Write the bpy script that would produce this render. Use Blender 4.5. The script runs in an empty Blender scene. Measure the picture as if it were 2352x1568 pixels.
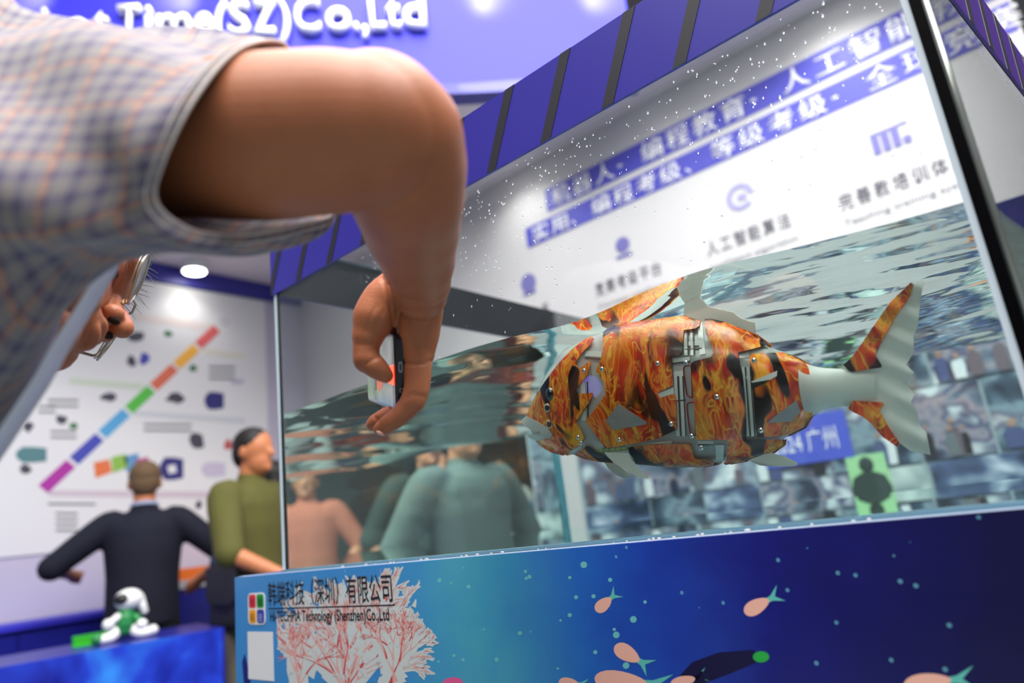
import bpy, bmesh, math, random
import numpy as np
from mathutils import Vector, Matrix, noise
from mathutils.geometry import delaunay_2d_cdt

SC = bpy.context.scene
COL = SC.collection
random.seed(7)

# ------------------------------------------------------------------ camera, world, exposure
H = 1.15                                    # camera height above the floor
FPX = 1580.0                                # focal length in pixels of the 2352 px wide frame
CX, CY = 1176.0, 784.0
RCAM = Matrix(((0.74290911, 0.65895480, -0.11774814),
               (0.25521779, -0.11621472, 0.95987396),
               (0.61882949, -0.74315053, -0.25451396)))
CAM = Vector((0, 0, H))
cd = bpy.data.cameras.new('camera')
cam = bpy.data.objects.new('camera', cd)
COL.objects.link(cam)
cam.matrix_world = Matrix.Translation(CAM) @ RCAM.transposed().to_4x4()
cd.sensor_width = 36.0
cd.lens = 36.0 * FPX / 2352.0
cd.clip_start = 0.02
cd.dof.use_dof = True
cd.dof.focus_distance = 0.80
cd.dof.aperture_fstop = 2.6
SC.camera = cam

wd = bpy.data.worlds.new('hall_air')
SC.world = wd
wd.use_nodes = True
bg = wd.node_tree.nodes['Background']
bg.inputs[0].default_value = (0.86, 0.90, 1.0, 1)
bg.inputs[1].default_value = 0.22
SC.view_settings.view_transform = 'Standard'
SC.view_settings.look = 'None'
SC.view_settings.gamma = 1.0
SC.view_settings.use_curve_mapping = False
SC.view_settings.exposure = 0.0
cy = SC.cycles
cy.max_bounces = 20
cy.transmission_bounces = 18
cy.transparent_max_bounces = 16
cy.glossy_bounces = 6
cy.diffuse_bounces = 3
cy.sample_clamp_indirect = 20.0
cy.caustics_refractive = True
cy.caustics_reflective = False
cy.blur_glossy = 0.3


def lamp(name, kind, loc, energy, color=(1, 1, 1), target=None, **kw):
    ld = bpy.data.lights.new(name, kind)
    ld.energy = energy
    ld.color = color
    for k, v in kw.items():
        setattr(ld, k, v)
    o = bpy.data.objects.new(name, ld)
    COL.objects.link(o)
    o.location = loc
    if target is not None:
        o.rotation_euler = (Vector(target) - Vector(loc)).to_track_quat('-Z', 'Y').to_euler()
    return o


# hall area lights high above the stands
lamp('hall_area_light', 'AREA', (-0.4, 1.35, 4.9), 265, (1, 0.97, 0.93), (-0.5, 1.5, 0), shape='RECTANGLE', size=3.6, size_y=3.0)
lamp('hall_area_light', 'AREA', (1.6, 0.8, 4.6), 125, (0.97, 0.98, 1), (0.0, 0.6, 1.0), shape='RECTANGLE', size=2.4, size_y=2.6)
lamp('hall_area_light', 'AREA', (0.7, -0.9, 5.0), 300, (1, 0.97, 0.93), (-0.4, 0.3, 0.8), shape='RECTANGLE', size=4.4, size_y=2.0)  # added fill from the camera side, brightens fish and plinth front
lamp('booth_area_light', 'AREA', (-3.3, 2.0, 3.22), 12, (1, 0.98, 0.96), (-3.6, 2.0, 0), shape='RECTANGLE', size=1.6, size_y=1.2)

lamp('booth_area_light', 'AREA', (-1.0, 2.42, 3.3), 12, (1, 0.98, 0.96), (-1.0, 2.6, 0), shape='RECTANGLE', size=2.0, size_y=0.4)  # added fill without a fixture, lifts the lower back wall

# ------------------------------------------------------------------ geometry of the place
D = 0.65                                    # distance of the front pane
YW = 3.2                                    # back wall of the stand
XL = -5.0                                   # left wall of the stand
ZC = H + 2.17                               # stand ceiling
TXL, TXR = -1.690 * D, -0.062 * D           # tank, outer left and right of the front pane
TXB = 0.112                                 # outer right at the back: the right pane flares outward
TYB = D + 1.18                              # tank, outer back
TZB = H - 0.06 * D                          # tank bottom
TZT = H + 0.867 * D                         # tank top
GL = 0.010                                  # glass thickness
ZW = H + 0.341 * D                          # mean water level


def cvec(px, py):
    return RCAM.transposed() @ Vector(((px - CX) / FPX, -(py - CY) / FPX, -1.0))


def P(px, py, dep):
    """the point seen at a photograph position, dep metres along the viewing axis"""
    return CAM + cvec(px, py) * dep


def on(px, py, axis, val):
    d = cvec(px, py)
    t = (val - CAM[axis]) / d[axis]
    return CAM + d * t


def lin(h):
    if isinstance(h, str):
        h = h.lstrip('#')
        c = [int(h[i:i + 2], 16) / 255 for i in (0, 2, 4)]
    else:
        c = [v / 255 for v in h]
    return tuple(v / 12.92 if v <= 0.04045 else ((v + 0.055) / 1.055) ** 2.4 for v in c) + (1.0,)


# ------------------------------------------------------------------ material helpers
def mat(name, col, rough=0.5, metal=0.0, spec=0.5, emit=None, estr=0.0, trans=0.0, ior=1.45, coat=0.0, sss=0.0, alpha=1.0, sheen=0.0):
    m = bpy.data.materials.new(name)
    m.use_nodes = True
    b = m.node_tree.nodes['Principled BSDF']
    b.inputs['Base Color'].default_value = lin(col)
    b.inputs['Roughness'].default_value = rough
    b.inputs['Metallic'].default_value = metal
    b.inputs['Specular IOR Level'].default_value = spec
    b.inputs['IOR'].default_value = ior
    b.inputs['Transmission Weight'].default_value = trans
    b.inputs['Coat Weight'].default_value = coat
    b.inputs['Coat Roughness'].default_value = 0.05
    b.inputs['Alpha'].default_value = alpha
    b.inputs['Sheen Weight'].default_value = sheen
    if sss:
        b.inputs['Subsurface Weight'].default_value = sss
        b.inputs['Subsurface Radius'].default_value = (0.012, 0.005, 0.003)
        b.inputs['Subsurface Scale'].default_value = 1.0
    if emit:
        b.inputs['Emission Color'].default_value = lin(emit)
        b.inputs['Emission Strength'].default_value = estr
    return m


class NT:
    """small wrapper for building node trees"""
    def __init__(self, m):
        self.m = m
        self.t = m.node_tree
        self.b = self.t.nodes.get('Principled BSDF')

    def n(self, typ, **kw):
        nd = self.t.nodes.new(typ)
        for k, v in kw.items():
            if k.startswith('_'):
                setattr(nd, k[1:], v)
            else:
                nd.inputs[k].default_value = v
        return nd

    def l(self, a, b):
        self.t.links.new(a, b)

    def math(self, op, a, b=0.5, clamp=False):
        nd = self.t.nodes.new('ShaderNodeMath')
        nd.operation = op
        nd.use_clamp = clamp
        for i, v in enumerate((a, b)):
            if isinstance(v, (int, float)):
                nd.inputs[i].default_value = v
            else:
                self.l(v, nd.inputs[i])
        return nd.outputs[0]

    def ramp(self, fac, stops, interp='LINEAR'):
        nd = self.t.nodes.new('ShaderNodeValToRGB')
        cr = nd.color_ramp
        cr.interpolation = interp
        while len(cr.elements) < len(stops):
            cr.elements.new(0.5)
        for e, (p, c) in zip(cr.elements, stops):
            e.position = p
            e.color = lin(c)
        self.l(fac, nd.inputs[0])
        return nd.outputs[0]

    def mix(self, fac, a, b, blend='MIX'):
        nd = self.t.nodes.new('ShaderNodeMix')
        nd.data_type = 'RGBA'
        nd.blend_type = blend
        for i, v in ((0, fac), (6, a), (7, b)):
            if isinstance(v, (int, float)):
                nd.inputs[i].default_value = v
            elif isinstance(v, (tuple, list)):
                nd.inputs[i].default_value = v
            else:
                self.l(v, nd.inputs[i])
        return nd.outputs[2]

    def coords(self, scale=(1, 1, 1), which='Object', rot=(0, 0, 0), loc=(0, 0, 0)):
        tc = self.t.nodes.new('ShaderNodeTexCoord')
        mp = self.t.nodes.new('ShaderNodeMapping')
        mp.inputs['Scale'].default_value = scale
        mp.inputs['Rotation'].default_value = rot
        mp.inputs['Location'].default_value = loc
        self.l(tc.outputs[which], mp.inputs['Vector'])
        return mp.outputs[0]

    def noise(self, vec, scale, detail=2.0, rough=0.5, dist=0.0):
        nd = self.n('ShaderNodeTexNoise', Scale=scale, Detail=detail, Roughness=rough, Distortion=dist)
        self.l(vec, nd.inputs['Vector'])
        return nd.outputs['Fac']

    def bump(self, h, strength=0.2, dist=0.01):
        nd = self.n('ShaderNodeBump', Strength=strength, Distance=dist)
        self.l(h, nd.inputs['Height'])
        self.l(nd.outputs[0], self.b.inputs['Normal'])


def worn(name, col, rough=0.5, amount=0.12, scale=3.0, **kw):
    """a plain colour with faint uneven tone"""
    m = mat(name, col, rough, **kw)
    t = NT(m)
    f = t.noise(t.coords(), scale, 4)
    c = lin(col)
    dk = tuple(v * (1 - amount) for v in c[:3]) + (1,)
    lt = tuple(min(1, v * (1 + amount)) for v in c[:3]) + (1,)
    t.l(t.mix(f, dk, lt), t.b.inputs['Base Color'])
    return m


def glass(name, col=(255, 255, 255), ior=1.5, rough=0.0):
    m = bpy.data.materials.new(name)
    m.use_nodes = True
    t = m.node_tree
    t.nodes.remove(t.nodes['Principled BSDF'])
    g = t.nodes.new('ShaderNodeBsdfGlass')
    g.inputs['Color'].default_value = lin(col)
    g.inputs['IOR'].default_value = ior
    g.inputs['Roughness'].default_value = rough
    t.links.new(g.outputs[0], t.nodes['Material Output'].inputs[0])
    return m


# ------------------------------------------------------------------ mesh builder
class MB:
    def __init__(self):
        self.v, self.f, self.mi, self.uv = [], [], [], {}
        self.cur = 0

    def face(self, idx):
        self.f.append(tuple(idx))
        self.mi.append(self.cur)

    def box(self, lo, hi):
        b = len(self.v)
        for z in (lo[2], hi[2]):
            for x, y in ((lo[0], lo[1]), (hi[0], lo[1]), (hi[0], hi[1]), (lo[0], hi[1])):
                self.v.append(Vector((x, y, z)))
        for q in ((3, 2, 1, 0), (4, 5, 6, 7), (0, 1, 5, 4), (1, 2, 6, 5), (2, 3, 7, 6), (3, 0, 4, 7)):
            self.face([b + i for i in q])
        return self

    def obox(self, o, a, b_, c):
        """box from a corner and three edge vectors"""
        b = len(self.v)
        for w in (0, 1):
            for u, v in ((0, 0), (1, 0), (1, 1), (0, 1)):
                self.v.append(o + a * u + b_ * v + c * w)
        fl = a.cross(b_).dot(c) < 0
        for q in ((3, 2, 1, 0), (4, 5, 6, 7), (0, 1, 5, 4), (1, 2, 6, 5), (2, 3, 7, 6), (3, 0, 4, 7)):
            q = [b + i for i in q]
            self.face(q[::-1] if fl else q)
        return self

    def prism(self, pts, ext):
        """closed polygon of 3d points extruded by a vector"""
        n = len(pts)
        b = len(self.v)
        nrm = Vector((0, 0, 0))
        for i in range(n):
            p, q = pts[i], pts[(i + 1) % n]
            nrm += p.cross(q)
        fl = nrm.dot(ext) > 0
        self.v += [Vector(p) for p in pts] + [Vector(p) + ext for p in pts]
        lo = [b + i for i in range(n)]
        hi = [b + n + i for i in range(n)]
        if fl:
            self.face(lo[::-1])
            self.face(hi)
        else:
            self.face(lo)
            self.face(hi[::-1])
        for i in range(n):
            j = (i + 1) % n
            q = [lo[i], lo[j], hi[j], hi[i]]
            self.face(q if fl else q[::-1])
        return self

    def tube(self, pts, rad, n=12, caps=True, ref=None):
        pts = [Vector(p) for p in pts]
        m = len(pts)
        if not isinstance(rad, (list, tuple)):
            rad = [rad] * m
        b = len(self.v)
        tprev = None
        nx = None
        for i, p in enumerate(pts):
            t = (pts[min(i + 1, m - 1)] - pts[max(i - 1, 0)])
            t = t.normalized() if t.length > 1e-9 else Vector((0, 0, 1))
            if nx is None:
                a = Vector(ref) if ref is not None else (Vector((0, 0, 1)) if abs(t.z) < 0.9 else Vector((1, 0, 0)))
                nx = (a - t * a.dot(t)).normalized()
            else:
                nx = (nx - t * nx.dot(t)).normalized()
            ny = t.cross(nx)
            r = rad[i]
            ra, rb = r if isinstance(r, (tuple, list)) else (r, r)
            for k in range(n):
                an = 2 * math.pi * k / n
                self.v.append(p + nx * (ra * math.cos(an)) + ny * (rb * math.sin(an)))
        for i in range(m - 1):
            for k in range(n):
                k2 = (k + 1) % n
                self.face((b + i * n + k, b + i * n + k2, b + (i + 1) * n + k2, b + (i + 1) * n + k))
        if caps:
            self.face([b + k for k in range(n)][::-1])
            self.face([b + (m - 1) * n + k for k in range(n)])
        return self

    def limb(self, pts, rad, n=16, sub=4):
        """smooth round limb through stations, with round ends"""
        pts = [Vector(p) for p in pts]
        q, r = [], []
        m = len(pts)
        for i in range(m - 1):
            p0, p1, p2, p3 = pts[max(i - 1, 0)], pts[i], pts[i + 1], pts[min(i + 2, m - 1)]
            for s in range(sub):
                t = s / sub
                q.append(0.5 * ((2 * p1) + (p2 - p0) * t + (2 * p0 - 5 * p1 + 4 * p2 - p3) * t * t + (3 * p1 - p0 - 3 * p2 + p3) * t ** 3))
                e = t * t * (3 - 2 * t)
                r.append(rad[i] * (1 - e) + rad[i + 1] * e)
        q.append(pts[-1])
        r.append(rad[-1])
        self.tube(q, r, n)
        for e in (0, -1):
            self.ball(q[e], r[e] * 0.999, max(14, n), max(8, n * 5 // 8))
        return self

    def ball(self, c, r, nu=16, nv=10, axes=None):
        c = Vector(c)
        if axes is None:
            if isinstance(r, (int, float)):
                r = (r, r, r)
            axes = (Vector((r[0], 0, 0)), Vector((0, r[1], 0)), Vector((0, 0, r[2])))
        A, B, C_ = axes
        b = len(self.v)
        self.v.append(c + C_)
        for j in range(1, nv):
            th = math.pi * j / nv
            for i in range(nu):
                ph = 2 * math.pi * i / nu
                self.v.append(c + A * (math.sin(th) * math.cos(ph)) + B * (math.sin(th) * math.sin(ph)) + C_ * math.cos(th))
        self.v.append(c - C_)
        last = len(self.v) - 1
        fl = A.cross(B).dot(C_) < 0

        def add(q):
            self.face(q[::-1] if fl else q)
        for i in range(nu):
            i2 = (i + 1) % nu
            add([b, b + 1 + i, b + 1 + i2])
            for j in range(nv - 2):
                r0 = b + 1 + j * nu
                add([r0 + i, r0 + nu + i, r0 + nu + i2, r0 + i2])
            r0 = b + 1 + (nv - 2) * nu
            add([r0 + i, last, r0 + i2])
        return self

    def disc(self, c, nrm, r, thick, n=20):
        c = Vector(c)
        nrm = Vector(nrm).normalized()
        return self.tube([c, c + nrm * thick], r, n)

    def mesh(self, name, smooth=False):
        me = bpy.data.meshes.new(name)
        me.from_pydata([tuple(v) for v in self.v], [], self.f)
        me.update()
        if smooth:
            me.polygons.foreach_set('use_smooth', [True] * len(me.polygons))
        return me

    def build(self, name, m, parent=None, smooth=False, bevel=0.0, local=False):
        me = self.mesh(name, smooth)
        return link(name, me, m, parent, bevel, self.mi, local)


def link(name, me, m, parent=None, bevel=0.0, mi=None, local=False):
    o = bpy.data.objects.new(name, me)
    COL.objects.link(o)
    for mm in (m if isinstance(m, (list, tuple)) else [m]):
        me.materials.append(mm)
    if isinstance(m, (list, tuple)) and mi:
        me.polygons.foreach_set('material_index', mi)
    if parent is not None:
        o.parent = parent
        if parent.type == 'EMPTY' and not local:
            o.location = -parent.location
    if bevel:
        bv = o.modifiers.new('bevel', 'BEVEL')
        bv.width = bevel
        bv.segments = 2
        bv.limit_method = 'ANGLE'
    return o


def thing(name, label, cat, loc=(0, 0, 0), group=None):
    o = bpy.data.objects.new(name, None)
    COL.objects.link(o)
    o.location = loc
    o['label'] = label
    o['category'] = cat
    o.empty_display_size = 0.05
    if group:
        o['group'] = group
    return o


def tag(o, label, cat, group=None, kind=None):
    o['label'] = label
    o['category'] = cat
    if group:
        o['group'] = group
    if kind:
        o['kind'] = kind
    return o


def struct(o):
    o['kind'] = 'structure'
    return o


def remeshed(mb, voxel, smooth=3, name='body'):
    me = mb.mesh(name)
    o = bpy.data.objects.new('scratch', me)
    COL.objects.link(o)
    r = o.modifiers.new('r', 'REMESH')
    r.mode = 'VOXEL'
    r.voxel_size = voxel
    r.adaptivity = 0.0
    if smooth:
        s = o.modifiers.new('s', 'SMOOTH')
        s.iterations = smooth
        s.factor = 0.5
    dg = bpy.context.evaluated_depsgraph_get()
    out = bpy.data.meshes.new_from_object(o.evaluated_get(dg))
    bpy.data.objects.remove(o)
    bpy.data.meshes.remove(me)
    out.polygons.foreach_set('use_smooth', [True] * len(out.polygons))
    out.name = name
    return out


def text(body, name, origin, right, up, height, m, parent=None, width=None, extrude=0.0006, bold=0.0, align='LEFT', local=False):
    """lettering as a thin mesh; height is the height of a capital; width stretches to fit"""
    cu = bpy.data.curves.new('lettering', 'FONT')
    cu.body = body
    cu.size = 1.0
    cu.extrude = 0.0
    cu.offset = bold
    cu.resolution_u = 3
    cu.align_x = align
    o = bpy.data.objects.new('scratch', cu)
    COL.objects.link(o)
    dg = bpy.context.evaluated_depsgraph_get()
    me = bpy.data.meshes.new_from_object(o.evaluated_get(dg))
    bpy.data.objects.remove(o)
    right = Vector(right).normalized()
    up = Vector(up).normalized()
    nrm = right.cross(up)
    s = height / 0.729
    n = len(me.vertices)
    if n == 0:
        return None
    co = np.empty(n * 3)
    me.vertices.foreach_get('co', co)
    co = co.reshape(-1, 3)
    sx = s
    if width is not None:
        sx = width / max(1e-6, co[:, 0].max() - co[:, 0].min())
        if align == 'LEFT':
            co[:, 0] -= co[:, 0].min()
    bm = bmesh.new()
    bm.from_mesh(me)
    for v, c in zip(bm.verts, co):
        v.co = Vector(origin) + right * (c[0] * sx) + up * (c[1] * s)
    if extrude:
        r = bmesh.ops.extrude_face_region(bm, geom=bm.faces[:])
        for e in r['geom']:
            if isinstance(e, bmesh.types.BMVert):
                e.co += nrm * extrude
    bm.normal_update()
    bm.to_mesh(me)
    bm.free()
    me.name = name
    return link(name, me, m, parent, local=local)


def spline(pts, closed=False, sub=6):
    """Catmull-Rom through tuples of numbers"""
    n = len(pts)
    out = []
    A = [np.array(p, float) for p in pts]
    rng = range(n) if closed else range(n - 1)
    for i in rng:
        if closed:
            p0, p1, p2, p3 = A[(i - 1) % n], A[i], A[(i + 1) % n], A[(i + 2) % n]
        else:
            p0, p1, p2, p3 = A[max(i - 1, 0)], A[i], A[i + 1], A[min(i + 2, n - 1)]
        for s in range(sub):
            t = s / sub
            out.append(0.5 * (2 * p1 + (p2 - p0) * t + (2 * p0 - 5 * p1 + 4 * p2 - p3) * t * t + (3 * p1 - p0 - 3 * p2 + p3) * t ** 3))
    if not closed:
        out.append(A[-1])
    return out

# ================================================================== THE SETTING
M = {}
M['floor'] = worn('floor_carpet', (128, 136, 134), 0.9, 0.2, 20)
M['ceil'] = worn('hall_ceiling_paint', (176, 174, 178), 0.8, 0.06, 1)
M['wall_white'] = worn('stand_wall_white', (196, 194, 198), 0.6, 0.03, 2)
M['wall_lav'] = worn('stand_wall_lavender', (196, 190, 210), 0.6, 0.03, 2)
M['soffit'] = worn('stand_soffit', (226, 218, 224), 0.7, 0.03, 2)
M['dark_hall'] = worn('dark_hall_drape', (34, 43, 42), 0.9, 0.4, 2.5)
M['royal'] = worn('royal_blue_laminate', (50, 48, 206), 0.5, 0.05, 3)
M['indigo'] = mat('indigo_paint', (56, 56, 150), 0.4)
M['navy'] = worn('navy_laminate', (24, 28, 132), 0.35, 0.1, 2)
M['letter_white'] = mat('white_acrylic_letter', (246, 246, 248), 0.35)
M['print_white'] = mat('white_print', (226, 226, 229), 0.5)
M['print_grey'] = mat('grey_print', (120, 120, 126), 0.6)
M['print_dark'] = mat('dark_print', (72, 70, 84), 0.6)
M['print_blue'] = mat('blue_print', (66, 66, 176), 0.5)
M['print_black'] = mat('black_print', (14, 14, 18), 0.5)
M['lamp_glow'] = mat('lamp_diffuser', (255, 255, 250), 0.5, emit=(255, 252, 240), estr=14)
M['lamp_body'] = mat('lamp_housing', (225, 225, 228), 0.4)

struct(MB().box((-9, -7, -0.05), (8, 9, 0)).build('floor', M['floor']))
struct(MB().box((-9, -7, 5.6), (8, 9, 5.7)).build('ceiling', M['ceil']))
struct(MB().box((XL - 0.1, -1.4, 0), (XL, YW + 0.1, ZC + 0.6)).build('wall_left', M['wall_lav']))
struct(MB().box((XL, YW, 0), (0.13, YW + 0.1, ZC + 0.6)).build('wall_back', M['wall_white']))
struct(MB().box((0.42, 7.2, 0), (8, 7.3, 5.6)).build('wall_far', M['dark_hall']))
struct(MB().box((3.6, 2.0, 0), (3.7, 7.2, 5.6)).build('wall_right', M['dark_hall']))
# soffit of the stand, with its front edge along the slanted fascia and a ledge over the back wall
FA = Vector((-5.0, -0.87, 0))
FB = Vector((-1.36, 2.915, 0))
FDIR = (FB - FA).normalized()
FN = Vector((FDIR.y, -FDIR.x, 0))           # towards the hall
so = MB().prism([Vector((XL, FA.y, ZC)), Vector((-1.6, YW - 0.52, ZC)), Vector((0.42, YW - 0.52, ZC)), Vector((0.42, YW, ZC)), Vector((XL, YW, ZC))], Vector((0, 0, 0.05)))
struct(so.build('trim_1', M['soffit']))
struct(MB().box((XL, -1.4, H + 2.03), (XL + 0.03, YW, ZC)).build('trim_2', M['indigo']))

# ---- fascia with the raised company name
fz0, fz1 = H + 2.15, H + 3.75
fas = thing('fascia_sign', 'slanted royal blue fascia board carrying raised white company lettering above the stand', 'sign', (FA.x, FA.y, fz0))
MB().obox(FA + Vector((0, 0, fz0)), FB - FA, FN * -0.08, Vector((0, 0, fz1 - fz0))).build('board', M['royal'], fas)
MB().obox(FA + Vector((0, 0, fz0 - 0.06)) + FN * 0.012, FB - FA, FN * -0.10, Vector((0, 0, 0.06))).build('lower_edge', M['indigo'], fas)


def onf(px, py, off=0.0):
    d = cvec(px, py)
    o = FA + FN * off
    t = (Vector((o.x, o.y, 0)) - Vector((CAM.x, CAM.y, 0))).dot(FN) / Vector((d.x, d.y, 0)).dot(FN)
    return CAM + d * t


# baseline of the letters: letter, left edge in the photograph, width, baseline y
LET = [('b', 92, 36, 122), ('o', 150, 52, 120), ('t', 212, 36, 116), ('T', 268, 52, 107), ('i', 332, 16, 104), ('m', 358, 82, 102), ('e', 446, 46, 98),
       ('(', 494, 28, 96), ('S', 526, 50, 94), ('Z', 582, 52, 91), (')', 640, 28, 88), ('C', 678, 60, 84), ('o', 750, 58, 81),
       ('.', 812, 14, 78), (',', 832, 15, 77), ('L', 851, 38, 74), ('t', 890, 34, 72), ('d', 928, 54, 69)]
zb = onf(980, 70, 0.03).z
for ch, lx, wpx, by in LET:
    a = onf(lx, by, 0.035)
    b = onf(lx + wpx, by, 0.035)
    o_ = Vector((a.x, a.y, zb + (0.02 if ch != ',' else 0.0)))
    lo = text(ch, 'letter', o_ - FN * 0.03, FDIR, (0, 0, 1), 0.205, M['letter_white'], fas, width=(b - a).length, extrude=0.045, bold=0.012)
for px_ in (60, 400, 1110, 1370):
    q = onf(px_, -62, 0.15)
    f0 = onf(px_, -62, 0.0)
    lamp('fascia_spot', 'SPOT', q, 13, (1, 1, 1), f0 + Vector((0, 0, -0.12)), spot_size=math.radians(110), spot_blend=1.0, shadow_soft_size=0.04)

# ---- downlights below the soffit
for i, (x, y, e, lb) in enumerate(((-2.40, 2.89, 20, 'round downlight washing the white wall beside the left end of the upper slogan'),
                                  (-1.45, 2.89, 20, 'round downlight washing the white wall above the middle of the upper slogan'),
                                  (-0.515, 2.89, 20, 'round downlight washing the white wall above the right end of the upper slogan'),
                                  (-4.82, 2.20, 9, 'glowing round downlight at the top of the wall with the rainbow timeline'))):
    z1 = ZC - (0.075 if i == 3 else 0.004)
    t = thing('downlight', lb, 'lamp', (x, y, z1), 'downlights of the stand')
    MB().tube([(x, y, z1), (x, y, ZC)], 0.085, 24).build('housing', M['lamp_body'], t)
    MB().tube([(x, y, z1 - 0.006), (x, y, z1)], 0.075, 24).build('diffuser', M['lamp_glow'], t)
    lamp('downlight_beam', 'SPOT', (x, y, z1 - 0.02), e, (1, 0.98, 0.93), (x - (0.15 if i == 3 else 0), y + (0.9 if i < 3 else 0), 0), spot_size=math.radians(125), spot_blend=0.9, shadow_soft_size=0.05)


def quad(mb, pts, ext):
    return mb.prism(pts, Vector(ext))


# ---- the two slogans and the captions on the back wall
def back(px, py):
    return on(px, py, 1, YW - 0.004)


def slogan(rows, z0, z1, x0, x1, label, txt, gaps):
    t = thing('slogan_banner', label, 'sign', (x0, YW, z0))
    MB().box((x0, YW - 0.004, z0), (x1, YW + 0.001, z1)).build('strip', M['print_blue'], t)
    h = (z1 - z0) * 0.74
    x = x0 + 0.05
    step = (0.12 - x0) / len(txt)
    for ch in txt:
        if ch != ' ':
            text(ch, 'character', (x, YW - 0.0045, z0 + (z1 - z0) * 0.16), (1, 0, 0), (0, 0, 1), h * 0.86, M['print_white'], t, width=(step * 0.84 if ch not in '、,，·' else step * 0.2), extrude=0.001, bold=0.01)
        x += step


b1 = (back(1255, 440).z + back(2092, 7).z) / 2
b1b = back(1258, 488).z
b2 = back(1210, 525).z
b2b = (back(1215, 570).z + back(2139, 156).z) / 2
slogan(1, b1b, b1, back(1255, 460).x, 0.12, 'upper blue slogan strip with white characters on the white wall behind the tank', '机器人·编程教育·人工智能教育', None)
slogan(2, b2b, b2, back(1210, 545).x, 0.12, 'lower blue slogan strip with white characters, just under the other strip', '实用、编程考级、等级考级·全球竞赛', None)

for (ix, iy, cap, sub, cw, lb, kind) in ((2045, 318, '完善教培训体系', 'Teaching training system', 0.52, 'book icon with a black caption on the wall, rightmost of the captions', 0),
                                    (1700, 452, '人工智能算法', 'Intelligent algorithm', 0.44, 'pale round icon with black caption under the middle of the slogans', 1),
                                    (1430, 562, '竞赛考级平台', 'Contest platform', 0.44, 'small purple icon with caption in the grey part of the wall', 2),
                                    (1214, 650, '课程体系', 'Courses', 0.3, 'dark purple round icon, leftmost of the captions on the wall', 3)):
    c = back(ix, iy)
    t = thing('caption_sign', lb, 'sign', (c.x, YW, c.z), 'captions on the back wall')
    ic = MB()
    r = 0.05
    if kind == 0:
        for dx in (-0.06, -0.02, 0.02):
            ic.box((c.x + dx - 0.014, YW - 0.004, c.z - r), (c.x + dx + 0.016, YW, c.z + r * 0.8))
        ic.box((c.x + 0.045, YW - 0.004, c.z - r), (c.x + 0.075, YW, c.z - r * 0.3))
        ic.box((c.x - 0.075, YW - 0.004, c.z + r * 0.8), (c.x + 0.075, YW, c.z + r))
    elif kind == 1:
        for k in range(14):
            a0, a1 = 2 * math.pi * k / 16, 2 * math.pi * (k + 1) / 16
            ic.prism([Vector((c.x + q * math.cos(a), YW - 0.004, c.z + q * math.sin(a))) for q, a in ((0.07, a0), (0.07, a1), (0.045, a1), (0.045, a0))], Vector((0, 0.004, 0)))
        ic.box((c.x - 0.012, YW - 0.004, c.z - 0.02), (c.x + 0.03, YW, c.z + 0.012))
    else:
        ic.tube([(c.x, YW - 0.004, c.z), (c.x, YW, c.z)], 0.06 if kind == 3 else 0.045, 16)
        ic.box((c.x - 0.05, YW - 0.004, c.z - 0.075), (c.x + 0.05, YW, c.z - 0.055))
    ic.build('icon', mat('icon_purple', (150, 146, 190) if kind == 1 else (104, 100, 166), 0.5), t)
    x = c.x - cw / 2
    st = cw / len(cap)
    for ch in cap:
        text(ch, 'character', (x, YW - 0.001, c.z - 0.235), (1, 0, 0), (0, 0, 1), 0.062, M['print_dark'], t, width=st * 0.78, extrude=0.001, bold=0.008)
        x += st
    text(sub, 'translation', (c.x - cw / 2, YW - 0.001, c.z - 0.315), (1, 0, 0), (0, 0, 1), 0.03, M['print_grey'], t, width=cw, extrude=0.001)['kind'] = 'stuff'


# ---- the collage of photographs low on the back wall
def photo_mat(name, stops, sc, seed):
    m = mat(name, (128, 128, 128), 0.45)
    t = NT(m)
    co = t.coords((1, 1, 1.3), loc=(seed, seed * 0.7, 0))
    f = t.noise(co, sc, 1.8, 0.5, 0.3)
    c = t.ramp(f, stops, 'LINEAR')
    t.l(c, t.b.inputs['Base Color'])
    return m


PH = [photo_mat('crowd_photograph', [(0.30, (26, 34, 54)), (0.42, (64, 84, 104)), (0.50, (120, 142, 156)), (0.58, (92, 96, 120)), (0.68, (206, 214, 220))], 7, 1),
      photo_mat('contest_photograph', [(0.32, (38, 44, 66)), (0.44, (92, 106, 128)), (0.52, (140, 136, 150)), (0.60, (70, 78, 110)), (0.70, (196, 206, 214))], 8, 5),
      photo_mat('classroom_photograph', [(0.30, (60, 76, 80)), (0.44, (130, 150, 154)), (0.54, (190, 204, 204)), (0.66, (222, 228, 228))], 6, 9),
      photo_mat('stage_photograph', [(0.34, (28, 40, 66)), (0.48, (70, 86, 124)), (0.56, (120, 140, 164)), (0.68, (190, 200, 220))], 7, 13),
      photo_mat('prize_photograph', [(0.32, (40, 50, 70)), (0.42, (104, 96, 110)), (0.52, (90, 104, 130)), (0.62, (170, 184, 196)), (0.72, (222, 226, 230))], 8, 17)]
cz0, cz1 = H - 0.175, H + 0.72
col = thing('photo_collage', 'wall collage of many event photographs low on the wall behind the tank', 'collage', (-1.2, YW, cz0))
MB().box((-2.02, YW - 0.006, cz0), (0.12, YW, cz1)).build('backing_board', mat('collage_board', (150, 168, 178), 0.5), col)
rnd = random.Random(21)
VIS = [mat('visitor_print', c, 0.5) for c in ((40, 46, 66), (70, 84, 120), (200, 208, 214), (96, 104, 112), (64, 74, 120), (96, 84, 96), (30, 34, 40))]
VIS_SKIN = mat('visitor_print_skin', (150, 120, 110), 0.5)
z = cz0 + 0.01
row = 0
M['sil'] = mat('figure_print', (44, 60, 56), 0.5)
M['green_print'] = mat('green_print', (150, 200, 150), 0.5)
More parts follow.
